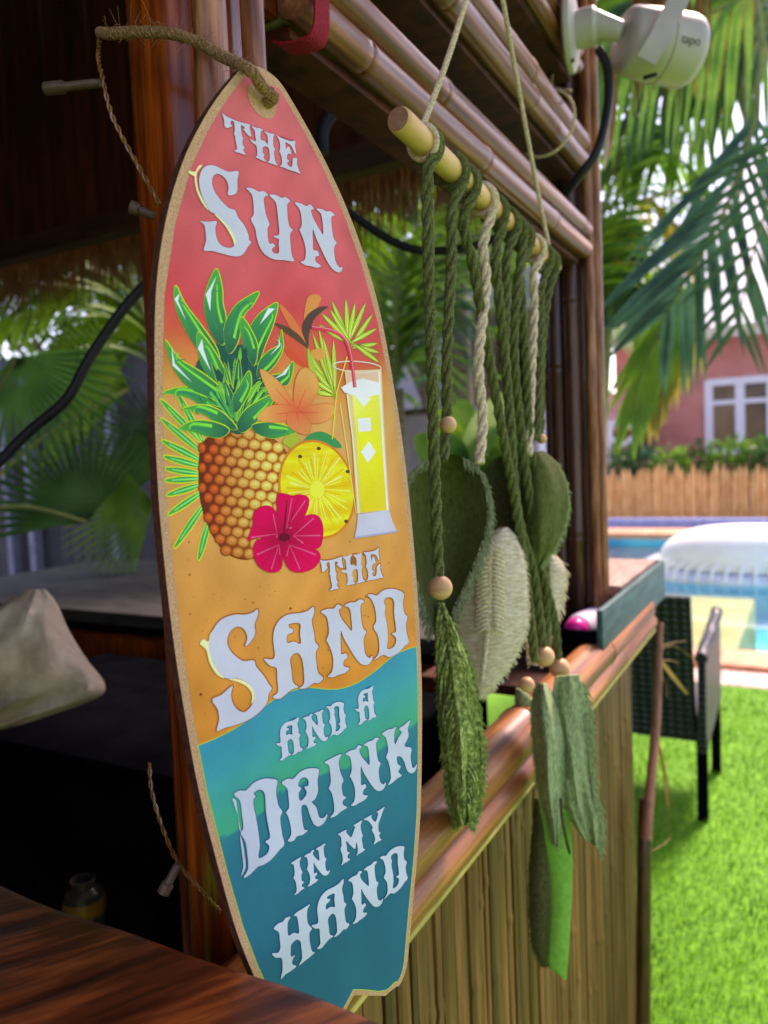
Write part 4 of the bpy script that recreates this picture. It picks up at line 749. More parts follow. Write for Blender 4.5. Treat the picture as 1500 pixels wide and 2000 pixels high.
# near corner post
PY = .462; pl, prr = ay(228, 300, PY)[0], ax(366, 100, BX)[0]-.004
cp = thing('corner_post', 'thick glossy brown timber corner post with bamboo poles strapped to one side', 'post', ((pl+prr)/2, PY+.05, 0))
cxp = (pl+prr)/2; wp = (prr-pl)/2; mb = MB(); prof = []
for k in range(28):
    a = 2*pi*k/28; q = (abs(cos(a))**3.2+abs(sin(a))**3.2)**(-1/3.2)*(1+.012*cos(5*a+1)); prof.append((wp*q*cos(a), .05*q*sin(a)))
zs = np.linspace(0, 2.75, 40); vs = [(cxp+p[0]*(1+.012*sin(z*3)), PY+.05+p[1]*(1+.012*sin(z*2.3)), z) for z in zs for p in prof]
mb.add(vs, [(i*28+k, i*28+(k+1) % 28, (i+1)*28+(k+1) % 28, (i+1)*28+k) for i in range(39) for k in range(28)]); mb.build('timber', M_POST, cp)
for px, r, ph in ((410, .0132, .3), (494, .0098, .75)):
    c = ax(px, 60, BX+.012); bamboo(MB(), (c[0], c[1], 1.12), (c[0], c[1], 2.7), r, .34, 14, ph=ph).build('bamboo_pole', M_BAM, cp)
c = ax(372, 1300, -.415); bamboo(MB(), (c[0], c[1]+.01, .1), (c[0], c[1]+.01, 1.55), .02, .4, 14, ph=.1).build('side_strip', M_POST, cp)

# beams of bamboo lashed along the front
def beam(name, label, zb, zt, ya, yb, npole, x0=BX):
    t = thing(name, label, 'beam', (x0, (ya+yb)/2, zb), 'bamboo beams along the bar front'); r = (zt-zb)/(2*npole+(npole-1)*.22)
    MB().box((x0-.062, ya, zb+.006), (x0-.014, yb-.004, zt-.006), .003).build('core_timber', M_SLATGREY, t)
    MB().box((x0-.066, ya+.004, zb-.008), (x0-.012, yb, zb+.004), .002).build('under_board', M_DARKW, t)
    for k in range(npole):
        z = zb+r+k*(zt-zb-2*r)/max(1, npole-1); bamboo(MB(), (x0, ya+random.uniform(-.012, .0), z), (x0, yb+random.uniform(-.006, .01), z), r, .33, 16, ph=random.random()).build('bamboo_pole', M_BAMX, t)
    return t
b1 = beam('bamboo_beam', 'bamboo beam of paired poles carrying the red strap', 1.917, 1.992, .60, 1.612, 2)
b2 = beam('bamboo_beam', 'bamboo beam above the strapped one with cord wrapped round it', 2.086, 2.165, .55, 1.600, 2)
b3 = beam('bamboo_beam', 'uppermost bamboo beam beside the security camera', 2.27, 2.33, .9, 1.590, 2)
MB().box((BX-.064, .47, 1.925), (BX-.02, .60, 1.985), .003).build('end_block', M_POST, b1)
# red webbing strap looped round the lowest beam
def band(path, w_, th, axis, name, m, par=None):
    ax_ = np.array(axis, float); mb = MB(); vs = []; P = [np.array(p, float) for p in path]; n = len(P)
    for i in range(n):
        t = P[min(i+1, n-1)]-P[max(i-1, 0)]; nn = np.cross(t, ax_); nn /= np.linalg.norm(nn)+1e-9
        for s_, h in ((-1, 0), (1, 0), (1, 1), (-1, 1)): vs.append(P[i]+ax_*s_*w_/2+nn*h*th)
    mb.add(vs, [(i*4+k, i*4+(k+1) % 4, (i+1)*4+(k+1) % 4, (i+1)*4+k) for i in range(n-1) for k in range(4)]+[(3, 2, 1, 0), tuple(range(4*n-4, 4*n))]); return mb.build(name, m, par)
sy = ax(632, 60, BX+.026)[1]
st = band(crv([(BX+.023, sy+.010, 2.6), (BX+.023, sy+.006, 2.2), (BX+.024, sy+.001, 2.0), (BX+.024, sy, 1.92), (BX+.021, sy-.001, 1.900), (BX+.014, sy-.003, 1.894), (BX-.004, sy-.008, 1.893), (BX-.014, sy-.010, 1.897)], 3), .023, .0020, (.0, 1, 0), 'webbing_strap', M_RED)
tag(st, 'red webbing strap looped under the lowest bamboo beam', 'strap')
# hanging cords and cables
def cable(name, label, pts, r, m=M_BLACK, cat='cable'): return tag(MB().tube(crv(pts, 8), r, 10).build(name, m), label, cat)
cable('cable', 'black cable sagging behind the surfboard sign below the gable', [ad(560, 330, 1.5), ad(690, 420, 1.5), ad(760, 468, 1.5), ad(830, 490, 1.5), ad(930, 480, 1.5), ad(1010, 440, 1.55), ad(1075, 380, 1.6)], .0085)
cable('cable', 'black cable drooping across the garden view left of the corner post', [ad(-60, 960, 1.2), ad(0, 900, 1.2), ad(60, 840, 1.2), ad(130, 780, 1.2), ad(175, 700, 1.2), ad(240, 605, 1.2), ad(300, 540, 1.2)], .0085)
cable('cable', 'grey cable end plugged behind the red strap', [ad(515, 140, .9), ad(545, 122, .9), ad(575, 110, .92), ad(620, 105, .95)], .006, mat('grey_cable', L(78, 86, 92), L(100, 108, 112), .4))
cable('cable_hose', 'dark curved hose hanging under the gable planks', [ad(630, 300, 1.35), ad(632, 250, 1.35), ad(660, 210, 1.35), ad(705, 195, 1.35)], .012, cat='hose')
cable('cable', 'dark cable coil hanging behind the second bamboo beam', [ad(1000, 60, 1.75), ad(1025, 65, 1.75), ad(1030, 110, 1.75), ad(985, 170, 1.75), ad(975, 230, 1.75), ad(1010, 215, 1.75)], .009)

# macrame wall hanging
MX = -.312
mg = thing('macrame_hanging', 'green and cream macrame hanging of knotted cords and felt leaves on a wooden dowel', 'macrame', ax(930, 400, MX))
d0, d1_ = ax(778, 232, MX), ax(1082, 524, MX); MB().tube([d0+(d1_-d0)*f for f in (0, .004, .012, .5, .99, 1)], [.0100, .0116, .0120, .0120, .0120, .0105], 20).build('dowel', M_DOWEL, mg)
mb = MB(); dd = (d0-d1_)/np.linalg.norm(d0-d1_); mb.lathe([(.0100, 0), (.0100, .0010)], d0+dd*.0002, dd, 20); mb.build('dowel_end', M_DOWELEND, mg)
def dow(f): return d0+(d1_-d0)*f
def wraps(f, n, m, r=.0034, rr=.0148):
    c = dow(f); mb = MB(); e1 = np.array((1, 0, 0.)); e1 -= dd*(e1@dd); e1 /= np.linalg.norm(e1); e2 = np.cross(dd, e1)
    for k in range(n):
        cc = c-dd*(k-(n-1)/2)*r*1.9; mb.tube([cc+rr*(cos(a)*e1+sin(a)*e2)+dd*.004*sin(a) for a in np.linspace(0, 2*pi, 22)], r, 7)
    return mb.build('cord_wrap', m, mg)
apex = ax(955, -150, MX-.0)
hm = MB()
for f, px in ((.105, (808, 219)), (.965, (1074, 490))): rope(hm, [dow(f)+(0.0, 0, .014), (dow(f)*.6+apex*.4), apex], .0030, 90, 3, 5)
hm.build('hanger_cord', M_CREAM, mg); MB().tube([apex+(.004, 0, .006), apex+(.002, 0, -.002), apex+(-.01, 0, -.001), (BX-.02, apex[1], apex[2])], .0022, 8).build('hook', M_BLACK, mg)
def cordspec(f, pts, m, r=.0062, wr=2):
    px = pts[0][0]; f = (ax(px, 232+292*(px-778)/304, MX)[1]-d0[1])/(d1_[1]-d0[1]); f = min(.97, max(.08, f))
    top = dow(f)+np.array((.012, 0, -.012)); P = [top]+[ax(x, y, MX+.004) for x, y in pts]; mb = MB(); rope(mb, [q+(rng.normal(size=3)*.0012 if 0 < i_ < len(P)-1 else 0) for i_, q in enumerate(P)], r*random.uniform(.76, .9), random.uniform(15, 19), 3, 8); co_ = mb.build('cord', m, mg); wraps(f, wr, m); fz_ = MB(); Pc = crv(P, 8)
    for _ in range(int(26*len(P))):
        q_ = Pc[random.randrange(len(Pc)-1)]; q_ = q_+(Pc[random.randrange(len(Pc))]-q_)*0+rng.normal(size=3)*r*.45; d_ = rng.normal(size=3); d_ /= np.linalg.norm(d_); l__ = random.uniform(.004, .011); fz_.strip([q_, q_+d_*l__*.5, q_+d_*l__+np.array((0, 0, -.002))], [.0005, .0005, .0002], -FW)
    fz_.build('fuzz', m, co_)['kind'] = 'stuff'
wraps(.11, 2, M_CREAM, .0030, .0142)
for f, pts, m, r in [(.15, [(832, 330), (836, 500), (846, 800), (851, 1000), (857, 1128)], M_GREEN, .0072), (.33, [(885, 400), (880, 500), (873, 700), (874, 815), (866, 900)], M_GREEN, .0068), (.40, [(908, 430), (926, 520), (956, 700), (985, 860), (1008, 1000), (1026, 1130), (1044, 1290)], M_GREEN, .0068),
                     (.52, [(943, 480), (944, 560), (935, 700), (941, 820), (936, 905)], M_CREAM, .0064), (.62, [(966, 490), (970, 560), (985, 700), (996, 830), (1012, 1000), (1044, 1120), (1060, 1262)], M_GREEN, .0068), (.70, [(990, 500), (987, 600), (990, 700), (1000, 860)], M_GREEN, .0066),
                     (.80, [(1018, 530), (1020, 600), (1026, 720), (1036, 870), (1052, 960), (1066, 1090), (1072, 1200), (1068, 1262)], M_GREEN, .0068), (.86, [(1042, 540), (1046, 600), (1041, 720), (1032, 890)], M_CREAM, .0064), (.92, [(1058, 560), (1055, 650), (1049, 860)], M_GREEN, .0064), (.96, [(1070, 580), (1062, 700), (1056, 850)], M_GREEN, .006), (.74, [(1004, 700), (1050, 1060), (1078, 1200), (1090, 1288)], M_GREEN, .0064)]:
    cordspec(f, pts, m, r)
def bead(px, py, rpx, X=MX+.006):
    c = ax(px, py, X); D = (c-CAM)@FW; r = rpx*D/FPX; mb = MB(); mb.lathe([(r*.22, -r*.97)]+[(r*cos(a), r*sin(a)) for a in np.linspace(-1.3, 1.3, 15)]+[(r*.22, r*.97)], c, (0, 0, 1), 22); mb.build('bead', M_BEAD, mg)
for b_ in [(860, 1148, 24), (875, 830, 17), (1063, 1282, 20), (1093, 1305, 20), (1029, 1337, 15), (1058, 857, 10)]: bead(*b_)
def sheet(rows, name, m, D, bulge, th=.004, fringe=0, fl=14, cols=14, par=None, dtilt=0, rid=0, side=(1, 1), fold=0, fm_=None):
    """felt leaf: rows of (left x, left y, right x, right y) at distance D, bulging towards the viewer, with frayed edges"""
    Lp = crv([r[:2] for r in rows], 5); Rp = crv([r[2:] for r in rows], 5); n = len(Lp); V = np.zeros((n, cols+1, 3))
    for i in range(n):
        for k in range(cols+1):
            f = k/cols; q = Lp[i]*(1-f)+Rp[i]*f; wv_ = i/(n-1)
            V[i, k] = ad(q[0], q[1], D+dtilt*(f-.5)-bulge*sin(pi*f)*sin(pi*min(1, wv_*.9+.08))+rid*sin(wv_*60)*(.2+abs(f-.5))+fold*(sin(f*8+wv_*3)+.6*sin(f*19-wv_*6)+.4*sin(f*5+wv_*17))*min(1, .3+wv_))
    mb = MB(); b = FW*th; W = cols+1
    vs = [V[i, k] for i in range(n) for k in range(W)]+[V[i, k]+b for i in range(n) for k in range(W)]; o = n*W
    fs = [(i*W+k, (i+1)*W+k, (i+1)*W+k+1, i*W+k+1) for i in range(n-1) for k in range(cols)]; fs += [tuple(x+o for x in f[::-1]) for f in fs]
    for i in range(n-1): fs += [(i*W, o+i*W, o+(i+1)*W, (i+1)*W), ((i+1)*W+cols, o+(i+1)*W+cols, o+i*W+cols, i*W+cols)]
    for k in range(cols): fs += [(k+1, o+k+1, o+k, k), ((n-1)*W+k, o+(n-1)*W+k, o+(n-1)*W+k+1, (n-1)*W+k+1)]
    mb.add(vs, fs); ob = mb.build(name, m, par or mg, ang=60)
    if fringe:
        fm = MB()
        for e, sg in ((0, -1), (cols, 1)):
            if not side[0 if sg < 0 else 1]: continue
            for k in range(fringe):
                x = random.uniform(.06, .98)*(n-1); i = int(x); p = V[i, e]*(1-x+i)+V[min(i+1, n-1), e]*(x-i)+b*random.random(); l_ = fl*random.uniform(.4, 1.2)*D/FPX
                t = V[i, e]-V[i, cols//2]; t /= np.linalg.norm(t)+1e-9; dn = np.array((0, 0, -1.)); d = t*.7+dn*random.uniform(.4, 1.1)+rng.normal(size=3)*.18; d /= np.linalg.norm(d)
                fm.strip([p-d*l_*.2, p+d*l_*.5, p+d*l_+dn*l_*.2], [.0014, .0012, .0005], -FW)
        fm.build('frayed_edge', fm_ or (m if m is not M_GREEND else M_GREENL), ob)
    return ob
sheet([(868, 888, 890, 888), (815, 912, 936, 918), (795, 960, 953, 975), (792, 1030, 950, 1040), (806, 1110, 925, 1110), (828, 1180, 893, 1180), (846, 1240, 866, 1240)], 'felt_leaf', M_GREEND, .84, -.045, .006, 800, 20)
sheet([(965, 895, 985, 890), (948, 930, 1030, 905), (945, 1000, 1050, 985), (965, 1050, 1045, 1060), (1000, 1100, 1030, 1100)], 'felt_leaf', M_BROWNG, 1.02, -.03, .006, 160, 12)
sheet([(1030, 885, 1062, 880), (1020, 910, 1094, 912), (1015, 960, 1110, 968), (1018, 1020, 1104, 1022), (1030, 1070, 1083, 1070), (1042, 1108, 1055, 1108)], 'felt_leaf', M_GREEND, 1.0, .03, .006, 420, 13, fold=.003)
cf = sheet([(978, 1030, 992, 1030), (935, 1060, 1006, 1048), (905, 1120, 1024, 1095), (888, 1190, 1030, 1170), (893, 1250, 1026, 1240), (908, 1310, 992, 1310), (932, 1366, 940, 1366)], 'cotton_feather', M_CREAMF, .93, .02, .005, 300, 9, rid=.0012)
for y0_, in [(1060,)]:
    sp = [ad(x, y, .905) for x, y in [(958, 1050), (956, 1120), (955, 1190), (950, 1250), (940, 1330)]]; mb = MB(); rope(mb, sp, .0032, 60, 3, 5); mb.build('spine', M_CREAM, cf)
    mb = MB()
    for k in range(20):
        y = 1064+k*8.5
        for s_ in (-1, 1): mb.tube(crv([ad(957, y, .906), ad(957+s_*12, y+2, .903), ad(957+s_*26, y+10, .908)], 4), .0022, 5)
    mb.build('knots', M_CREAM, cf)
sheet([(1055, 1075, 1075, 1075), (1045, 1110, 1103, 1110), (1040, 1170, 1098, 1180), (1035, 1230, 1075, 1240), (1040, 1300, 1052, 1300)], 'cotton_feather', M_CREAMF, 1.06, .015, .005, 260, 14)
def feather(spine, wl_, wr_, D, m, n=260, w_=.0013, name='tassel', dz=.012, fill=None):
    """combed cotton tassel: strands leaving a spine and falling"""
    S = crv([ad(x, y, D) for x, y in spine], 8); N = len(S); mb = MB(); rope(mb, spine and [ad(x, y, D) for x, y in spine], .0034, 60, 3, 5); ob = mb.build(name, m, mg); fm = MB()
    for k in range(n):
        f = random.random()**.9; i = f*(N-1); a = S[int(i)]; sg = random.choice((-1, 1)); wd = (wr_ if sg > 0 else wl_)*D/FPX; prof_ = sin(pi*min(1, .18+f*.72))
        l_ = random.uniform(.5, 1.05); out = RT*sg*wd*prof_*l_; dn = BV*0+np.array((0, 0, -1))*random.uniform(.02, .045)*(1.05-f*.6); dep = -FW*random.uniform(-.3, 1)*dz
        p1_ = a+out*.45+dn*.2+dep; p2_ = a+out*.9+dn*.75+dep*.8; p3_ = a+out*1.0+dn*1.5+dep*.4; fm.strip(crv([a, p1_, p2_, p3_], 3), list(np.linspace(w_, w_*.4, 10)), -FW+rng.normal(size=3)*.4)
    fm.build('strands', m, ob); return ob
f1 = feather([(862, 1178), (880, 1280), (895, 1400), (905, 1500), (908, 1570)], 26, 36, .80, M_TASS, 320, .0022)
sheet([(858, 1185, 870, 1185), (862, 1280, 914, 1290), (868, 1400, 934, 1400), (872, 1490, 942, 1480), (884, 1580, 930, 1575), (900, 1612, 912, 1612)], 'tassel_body', M_TASS, .806, .018, .006, 700, 22, fold=.006)
sheet([(846, 1178, 852, 1178), (852, 1300, 866, 1300), (856, 1420, 872, 1430)], 'dark_strip', M_BROWNG, .80, .0, .003)
t2 = sheet([(1050, 1335, 1068, 1335), (1042, 1380, 1090, 1390), (1044, 1450, 1102, 1460), (1052, 1540, 1100, 1550), (1072, 1610, 1094, 1620), (1084, 1650, 1090, 1655)], 'felt_pod', M_GREENL, 1.02, .03, .005, 420, 14, fold=.004)
sheet([(1086, 1322, 1132, 1318), (1078, 1380, 1146, 1380), (1088, 1450, 1150, 1450), (1098, 1530, 1158, 1535), (1108, 1590, 1168, 1605), (1136, 1635, 1166, 1655)], 'felt_leaf', M_GREENL, 1.03, .012, .005, 900, 24, rid=.0015, side=(0, 1), fold=.006)
sheet([(1046, 1560, 1060, 1558), (1040, 1640, 1072, 1640), (1034, 1740, 1078, 1740), (1040, 1840, 1076, 1840), (1060, 1890, 1070, 1890)], 'brown_felt_leaf', M_BROWNG, 1.045, .012, .005, 140, 8)
sheet([(1056, 1585, 1110, 1580), (1066, 1640, 1118, 1640), (1078, 1740, 1117, 1740), (1074, 1840, 1112, 1840), (1073, 1885, 1108, 1900), (1090, 1903, 1105, 1916)], 'felt_ribbon', M_RIBBON, 1.035, .006, .0025)
MB().tube(crv([ad(1095, 1560, 1.0), ad(1100, 1610, 1.0), ad(1113, 1668, 1.0)], 5), [.0022]*10+[.0014], 6).build('stray_cord', M_BROWNG, mg)
sheet([(1008, 1345, 1020, 1345), (1006, 1370, 1040, 1368), (1012, 1395, 1032, 1392)], 'felt_scrap', M_GREENL, 1.12, .006, .004)

# bar counter with bamboo slat front
ct = thing('bar_counter', 'bar counter clad in upright bamboo slats with a split bamboo rail', 'counter', (-.5, 1.1, 0))
MB().box((-.43, .38, .02), (-.412, 1.93, 1.085)).build('core', M_BLACKM, ct); MB().box((-.66, 1.30, 1.085), (-.40, 1.95, 1.105), .004).build('top', M_DARKW, ct)  # core coloured black so the gaps between the slats look shaded
y = .372
while y < 1.93:
    wd = random.choice([random.uniform(.010, .015), random.uniform(.016, .024), random.uniform(.024, .036)]); h = random.uniform(.8, 1.15); n = 7; xo = -.389+random.uniform(0, .003); mb = MB(); dp = wd*.11*h
    prof = [(xo+dp*(sin(pi*k/(n-1))**.6), y+wd*k/(n-1)) for k in range(n)]; z1_, z2_ = .35+random.random()*.3, .75+random.random()*.25; zz = [(0, 0), (z1_-.012, 0), (z1_, .0016), (z1_+.012, 0), (z2_-.012, 0), (z2_, .0016), (z2_+.012, 0), (1.088, 0)]; ln_ = random.uniform(-.004, .004); prof = [(-.405, y)]+prof+[(-.405, y+wd)]; n = 9
    mb.add([(p[0]+bp_, p[1]+ln_*(z-.5)+.0015*sin(z*5+y*90), z) for z, bp_ in zz for p in prof], [(i*n+k, i*n+k+1, (i+1)*n+k+1, (i+1)*n+k) for i in range(7) for k in range(n-1)]); mb.build('bamboo_slat', M_SLAT, ct, ang=60); y += wd+random.uniform(.0025, .0065)
bamboo(MB(), (-.366, .37, 1.122), (-.366, 1.965, 1.126), .033, .47, 20, ph=.42).build('rail_pole', M_RAIL, ct)
bamboo(MB(), (-.350, .37, 1.082), (-.350, 1.965, 1.094), .0215, .52, 18, ph=.36).build('rail_lip', M_RAIL, ct)
MB().tube([(-.335, .38, 1.066), (-.335, 1.955, 1.076)], .0045, 8).build('rail_edge', mat('green_bamboo_edge', L(134, 128, 46), L(168, 158, 70), .5, 20), ct)
# corner trim of the counter with loose fibres
tr = thing('corner_trim', 'leaning red brown bamboo trim with frayed fibres at the far counter corner', 'trim', (-.34, 1.95, 0))
P_ = [ax(1288, 1215, -.335), ax(1282, 1400, -.335), ax(1268, 1560, -.335), ax(1262, 1640, -.335)]; MB().tube(crv(P_, 5), list(np.linspace(.010, .013, 16)), 10).build('strip', mat('red_bamboo', L(120, 76, 54), L(156, 104, 78), .5, 30, (3, 3, .3), bump=.2), tr)
P_ = [ax(1262, 1560, -.345), ax(1258, 1700, -.345), ax(1256, 2050, -.345)]; MB().tube(crv(P_, 5), .017, 10).build('lower_strip', M_DARKB, tr); mb = MB()
for a in [[(1290, 1262), (1310, 1256), (1340, 1252)], [(1290, 1268), (1318, 1262), (1352, 1285)], [(1290, 1290), (1310, 1290), (1326, 1296)], [(1288, 1310), (1300, 1335), (1302, 1362)], [(1285, 1445), (1296, 1510), (1306, 1620), (1306, 1640), (1275, 1662)], [(1282, 1440), (1300, 1520), (1302, 1640)], [(1286, 1455), (1312, 1560), (1322, 1630)]]: mb.tube(crv([ax(x, y, -.33+.004*i) for i, (x, y) in enumerate(a)], 5), .0011, 5)
mb.strip([ax(1290, 1290, -.33), ax(1315, 1322, -.32), ax(1342, 1355, -.315)], [.01, .012, .008], -FW); mb.strip([ax(1284, 1440, -.33), ax(1296, 1500, -.325), ax(1306, 1580, -.32)], [.006, .009, .003], -FW); mb.build('loose_fibres', LF[6], tr)

# far post: bundle of dark stained bamboo
fp = thing('bamboo_post', 'dark bundled bamboo post at the far end of the counter', 'post', (-.5, 1.66, 1.1)); FPY = 1.655
for px, rp, m, dy in [(1094, 17, M_DARKB, .012), (1124, 16, M_DARKB, .0), (1146, 12, M_DARKB, .012), (1160, 10, M_BAM, -.004), (1175, 9, M_BAM, .006), (1078, 10, M_DARKB, .02)]:
    c = ay(px, 900, FPY+dy); D = (c-CAM)@FW; bamboo(MB(), (c[0], FPY+dy, 1.10), (c[0], FPY+dy, 2.75), rp*D/FPX*1.06, .5, 12, ph=random.random()).build('bamboo_pole', m, fp)
cA_, cB2 = ay(1085, 900, FPY+.05), ay(1170, 900, FPY+.05); MB().box((cA_[0], FPY+.02, 1.10), (cB2[0], FPY+.09, 2.75), .006).build('core_timber', M_DARKW, fp)

# tray and bottle on the counter
M_TEAL = mat('teal_painted_wood', L(24, 66, 70), L(56, 100, 100), .5, 14, (4, .6, 4), bump=.15)
ty0, ty1 = ax(1167, 1315, -.352)[1], ax(1291, 1205, -.352)[1]; zt0, zt1 = 1.150, 1.222
ty = thing('wooden_tray', 'teal painted wooden tray on the counter rail by the far post', 'tray', (-.45, (ty0+ty1)/2, 1.15))
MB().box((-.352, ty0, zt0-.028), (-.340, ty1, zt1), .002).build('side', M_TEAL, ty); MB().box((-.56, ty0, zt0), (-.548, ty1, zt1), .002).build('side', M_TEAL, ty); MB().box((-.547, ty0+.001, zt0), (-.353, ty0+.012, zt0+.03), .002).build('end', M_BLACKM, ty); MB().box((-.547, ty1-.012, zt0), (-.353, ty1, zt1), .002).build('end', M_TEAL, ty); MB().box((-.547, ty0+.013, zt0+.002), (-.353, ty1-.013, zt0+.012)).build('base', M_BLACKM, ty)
tw = MB().box((-.54, ty0+.26, zt1-.02), (-.36, ty1-.02, zt1+.004), .004).build('wooden_board', mat('grey_brown_wood', L(120, 98, 88), L(164, 138, 124), .6, 20, (4, .5, 4), bump=.2)); tag(tw, 'weathered wooden board lying in the teal tray', 'board')
bt = thing('squeeze_bottle', 'pale lilac plastic bottle with bright pink cap lying in the teal tray', 'bottle', ax(1150, 1240, -.42))
ba, bb_ = ax(1128, 1228, -.40), ax(1190, 1203, -.405); adir = bb_-ba; adir /= np.linalg.norm(adir); L_ = np.linalg.norm(bb_-ba)
MB().lathe([(.012, 0), (.024, .006), (.030, .03), (.033, L_*.7), (.028, L_*.95), (.014, L_)], ba, adir, 20).build('body', mat('lilac_plastic', L(190, 182, 204), L(210, 204, 220), .35, 10), bt)
c = ba-adir*.012; mb = MB(); mb.lathe([(.006, -.024)]+[(.0225*cos(a)+.001, .024*sin(a)) for a in np.linspace(-1.2, 1.3, 12)], c, -adir+np.array((0, 0, -.1)), 18); mb.build('cap', mat('hot_pink_plastic', L(226, 24, 130), L(240, 50, 150), .3), bt)

# security camera
M_CAMW = mat('camera_shell', L(176, 170, 170), L(190, 184, 184), .4, 12)
sc_t = thing('security_camera', 'white outdoor security camera on a round mount above the bamboo post', 'camera', ad(1120, 70, 1.55)); DC = 1.41
base = ad(1112, 62, DC); nx = RT*.93-FW*.36; nx /= np.linalg.norm(nx)
MB().lathe([(.066, -.006), (.070, -.002), (.069, .006), (.058, .012), (.03, .014)], base, nx, 32).build('mount_plate', M_CAMW, sc_t)
MB().lathe([(.030, 0), (.033, .01), (.033, .034), (.027, .040)], base+nx*.010, nx, 24).build('collar', M_CAMW, sc_t)
a_, b_ = base+nx*.045, ad(1215, 62, DC-.03); MB().tube(crv([a_, a_*.5+b_*.5+UP*.0, b_], 5), list(np.linspace(.026, .016, 11)), 16).build('ball_arm', M_CAMW, sc_t)
for px, py in ((1103, 48), (1118, 118)): MB().lathe([(.004, -.001), (.004, .002)], ad(px, py, DC-.02), -FW*.6+RT*.5, 8).build('screw', M_BLACK, sc_t)
ca_, cb_ = ad(1218, 78, DC-.01), ad(1352, 104, DC+.02); axd = (cb_-ca_)/np.linalg.norm(cb_-ca_); LL = np.linalg.norm(cb_-ca_)
MB().lathe([(.033, -.004), (.050, .0), (.056, .008), (.0610, LL*.42), (.0615, LL*.86), (.0585, LL*.95), (.0535, LL), (.052, LL-.004), (.047, LL-.012)], ca_, axd, 40).build('housing', M_CAMW, sc_t)
MB().lathe([(.0610, LL*.50), (.0618, LL*.505), (.0618, LL*.515), (.0610, LL*.52)], ca_, axd, 40).build('seam', mat('seam_grey', L(132, 120, 112), L(140, 128, 120), .6), sc_t)
MB().lathe([(.046, LL-.012), (.046, LL-.009)], ca_, axd, 30).build('lens_face', M_BLACKM, sc_t)
MB().box(ad(1270, 149, DC-.07)-np.array((.012, .004, .003)), ad(1270, 149, DC-.07)+np.array((.012, .004, .003)), .002).build('port_slot', M_BLACK, sc_t)
band(crv([ad(1262, 118, DC-.068), ad(1285, 80, DC-.078), ad(1305, 40, DC-.075), ad(1325, 0, DC-.07), ad(1345, -40, DC-.06)], 5), .036, .006, RT*.87+UP*.0-UP*.45, 'antenna', M_CAMW, sc_t)
tcu = bpy.data.curves.new('brand', 'FONT'); tcu.body = 'tapo'; tcu.size = .021; tcu.extrude = .0003; tcu.align_x = 'CENTER'; to_ = bpy.data.objects.new('tmp', tcu); sc.collection.objects.link(to_)
dg = bpy.context.evaluated_depsgraph_get(); tm = bpy.data.meshes.new_from_object(to_.evaluated_get(dg)); bpy.data.objects.remove(to_)
tx = axd; tc_ = ad(1333, 86, DC-.02); acc = ca_+axd*((tc_-ca_)@axd); tn = ad(1333, 84, 1.0)-acc; tn = (CAM-acc); tn -= tx*(tn@tx); tn /= np.linalg.norm(tn); rr_ = UP*.30+tn*.95; rr_ -= tx*(rr_@tx); rr_ /= np.linalg.norm(rr_); tyv = np.cross(rr_, tx)
tm.materials.clear(); tm.materials.append(mat('grey_logo', L(96, 86, 82), L(104, 94, 90), .5)); tob = bpy.data.objects.new('brand_lettering', tm); sc.collection.objects.link(tob)
org = acc+rr_*.0621
for v_ in tm.vertices: q = v_.co.copy(); v_.co = Vector(org+tx*q.x+tyv*(q.y-.006)+rr_*(q.z-.9*(q.y-.006)**2/.13))
tob.parent = sc_t; tob.location = -sc_t.location; tob['label'] = 'grey lettering on the camera housing'
MB().tube(crv([ad(1168, 95, DC), ad(1185, 130, DC), ad(1188, 200, DC), ad(1168, 290, DC), ad(1130, 345, DC+.02), ad(1100, 382, DC+.08)], 8), .0085, 10).build('power_cable', M_BLACK, sc_t)
# cream lashing cord on the second beam
mb = MB(); lc = ax(1085, 230, BX); mb.tube([(BX-.02+.055*cos(a), lc[1]+.01*sin(a), 2.125+.062*sin(a)) for a in np.linspace(0, 2*pi, 30)], .0028, 6); mb.tube(crv([(BX+.03, lc[1], 2.17), ad(1078, 165, 1.5), ad(1090, 110, 1.5)], 6), .0025, 6); tag(mb.build('lashing_cord', M_CREAM), 'cream cord lashed round the second bamboo beam under the security camera', 'cord')

# foreground slab
MB_ = MB(); zt = 1.214; ye = .350; n = 60; xs = np.linspace(-1.7, -.12, n); vs = []
pf = [(0, -.016), (-.002, -.006), (-.006, -.0015), (-.012, 0), (-.05, 0), (-.3, 0), (-.8, 0), (-.8, -.045), (-.012, -.045), (-.004, -.04), (0, -.03)]
for x in xs:
    wob = .0018*sin(x*17)+.0012*sin(x*43)
    for a, b in pf: vs.append((x, ye+a+(wob if a > -.06 else 0), zt+b+(.0006*sin(x*29+a*40) if b == 0 else 0)))
k_ = len(pf); MB_.add(vs, [(i*k_+j, (i+1)*k_+j, (i+1)*k_+(j+1) % k_, i*k_+(j+1) % k_) for i in range(n-1) for j in range(k_)]+[tuple(range(k_)), tuple(range((n-1)*k_, n*k_))[::-1]])
tb_ = thing('wooden_counter', 'dark glossy wooden slab counter with bold grain below the surfboard sign', 'counter', (-.8, 0, 0)); MB_.build('slab', M_TABLE, tb_, ang=50)
MB().box((-1.6, -.35, .02), (-1.5, -.25, zt-.046)).build('leg', M_DARKW, tb_); MB().box((-.3, -.35, .02), (-.2, -.25, zt-.046)).build('leg', M_DARKW, tb_); MB().box((-1.6, .2, .02), (-1.5, .3, zt-.046)).build('leg', M_DARKW, tb_)

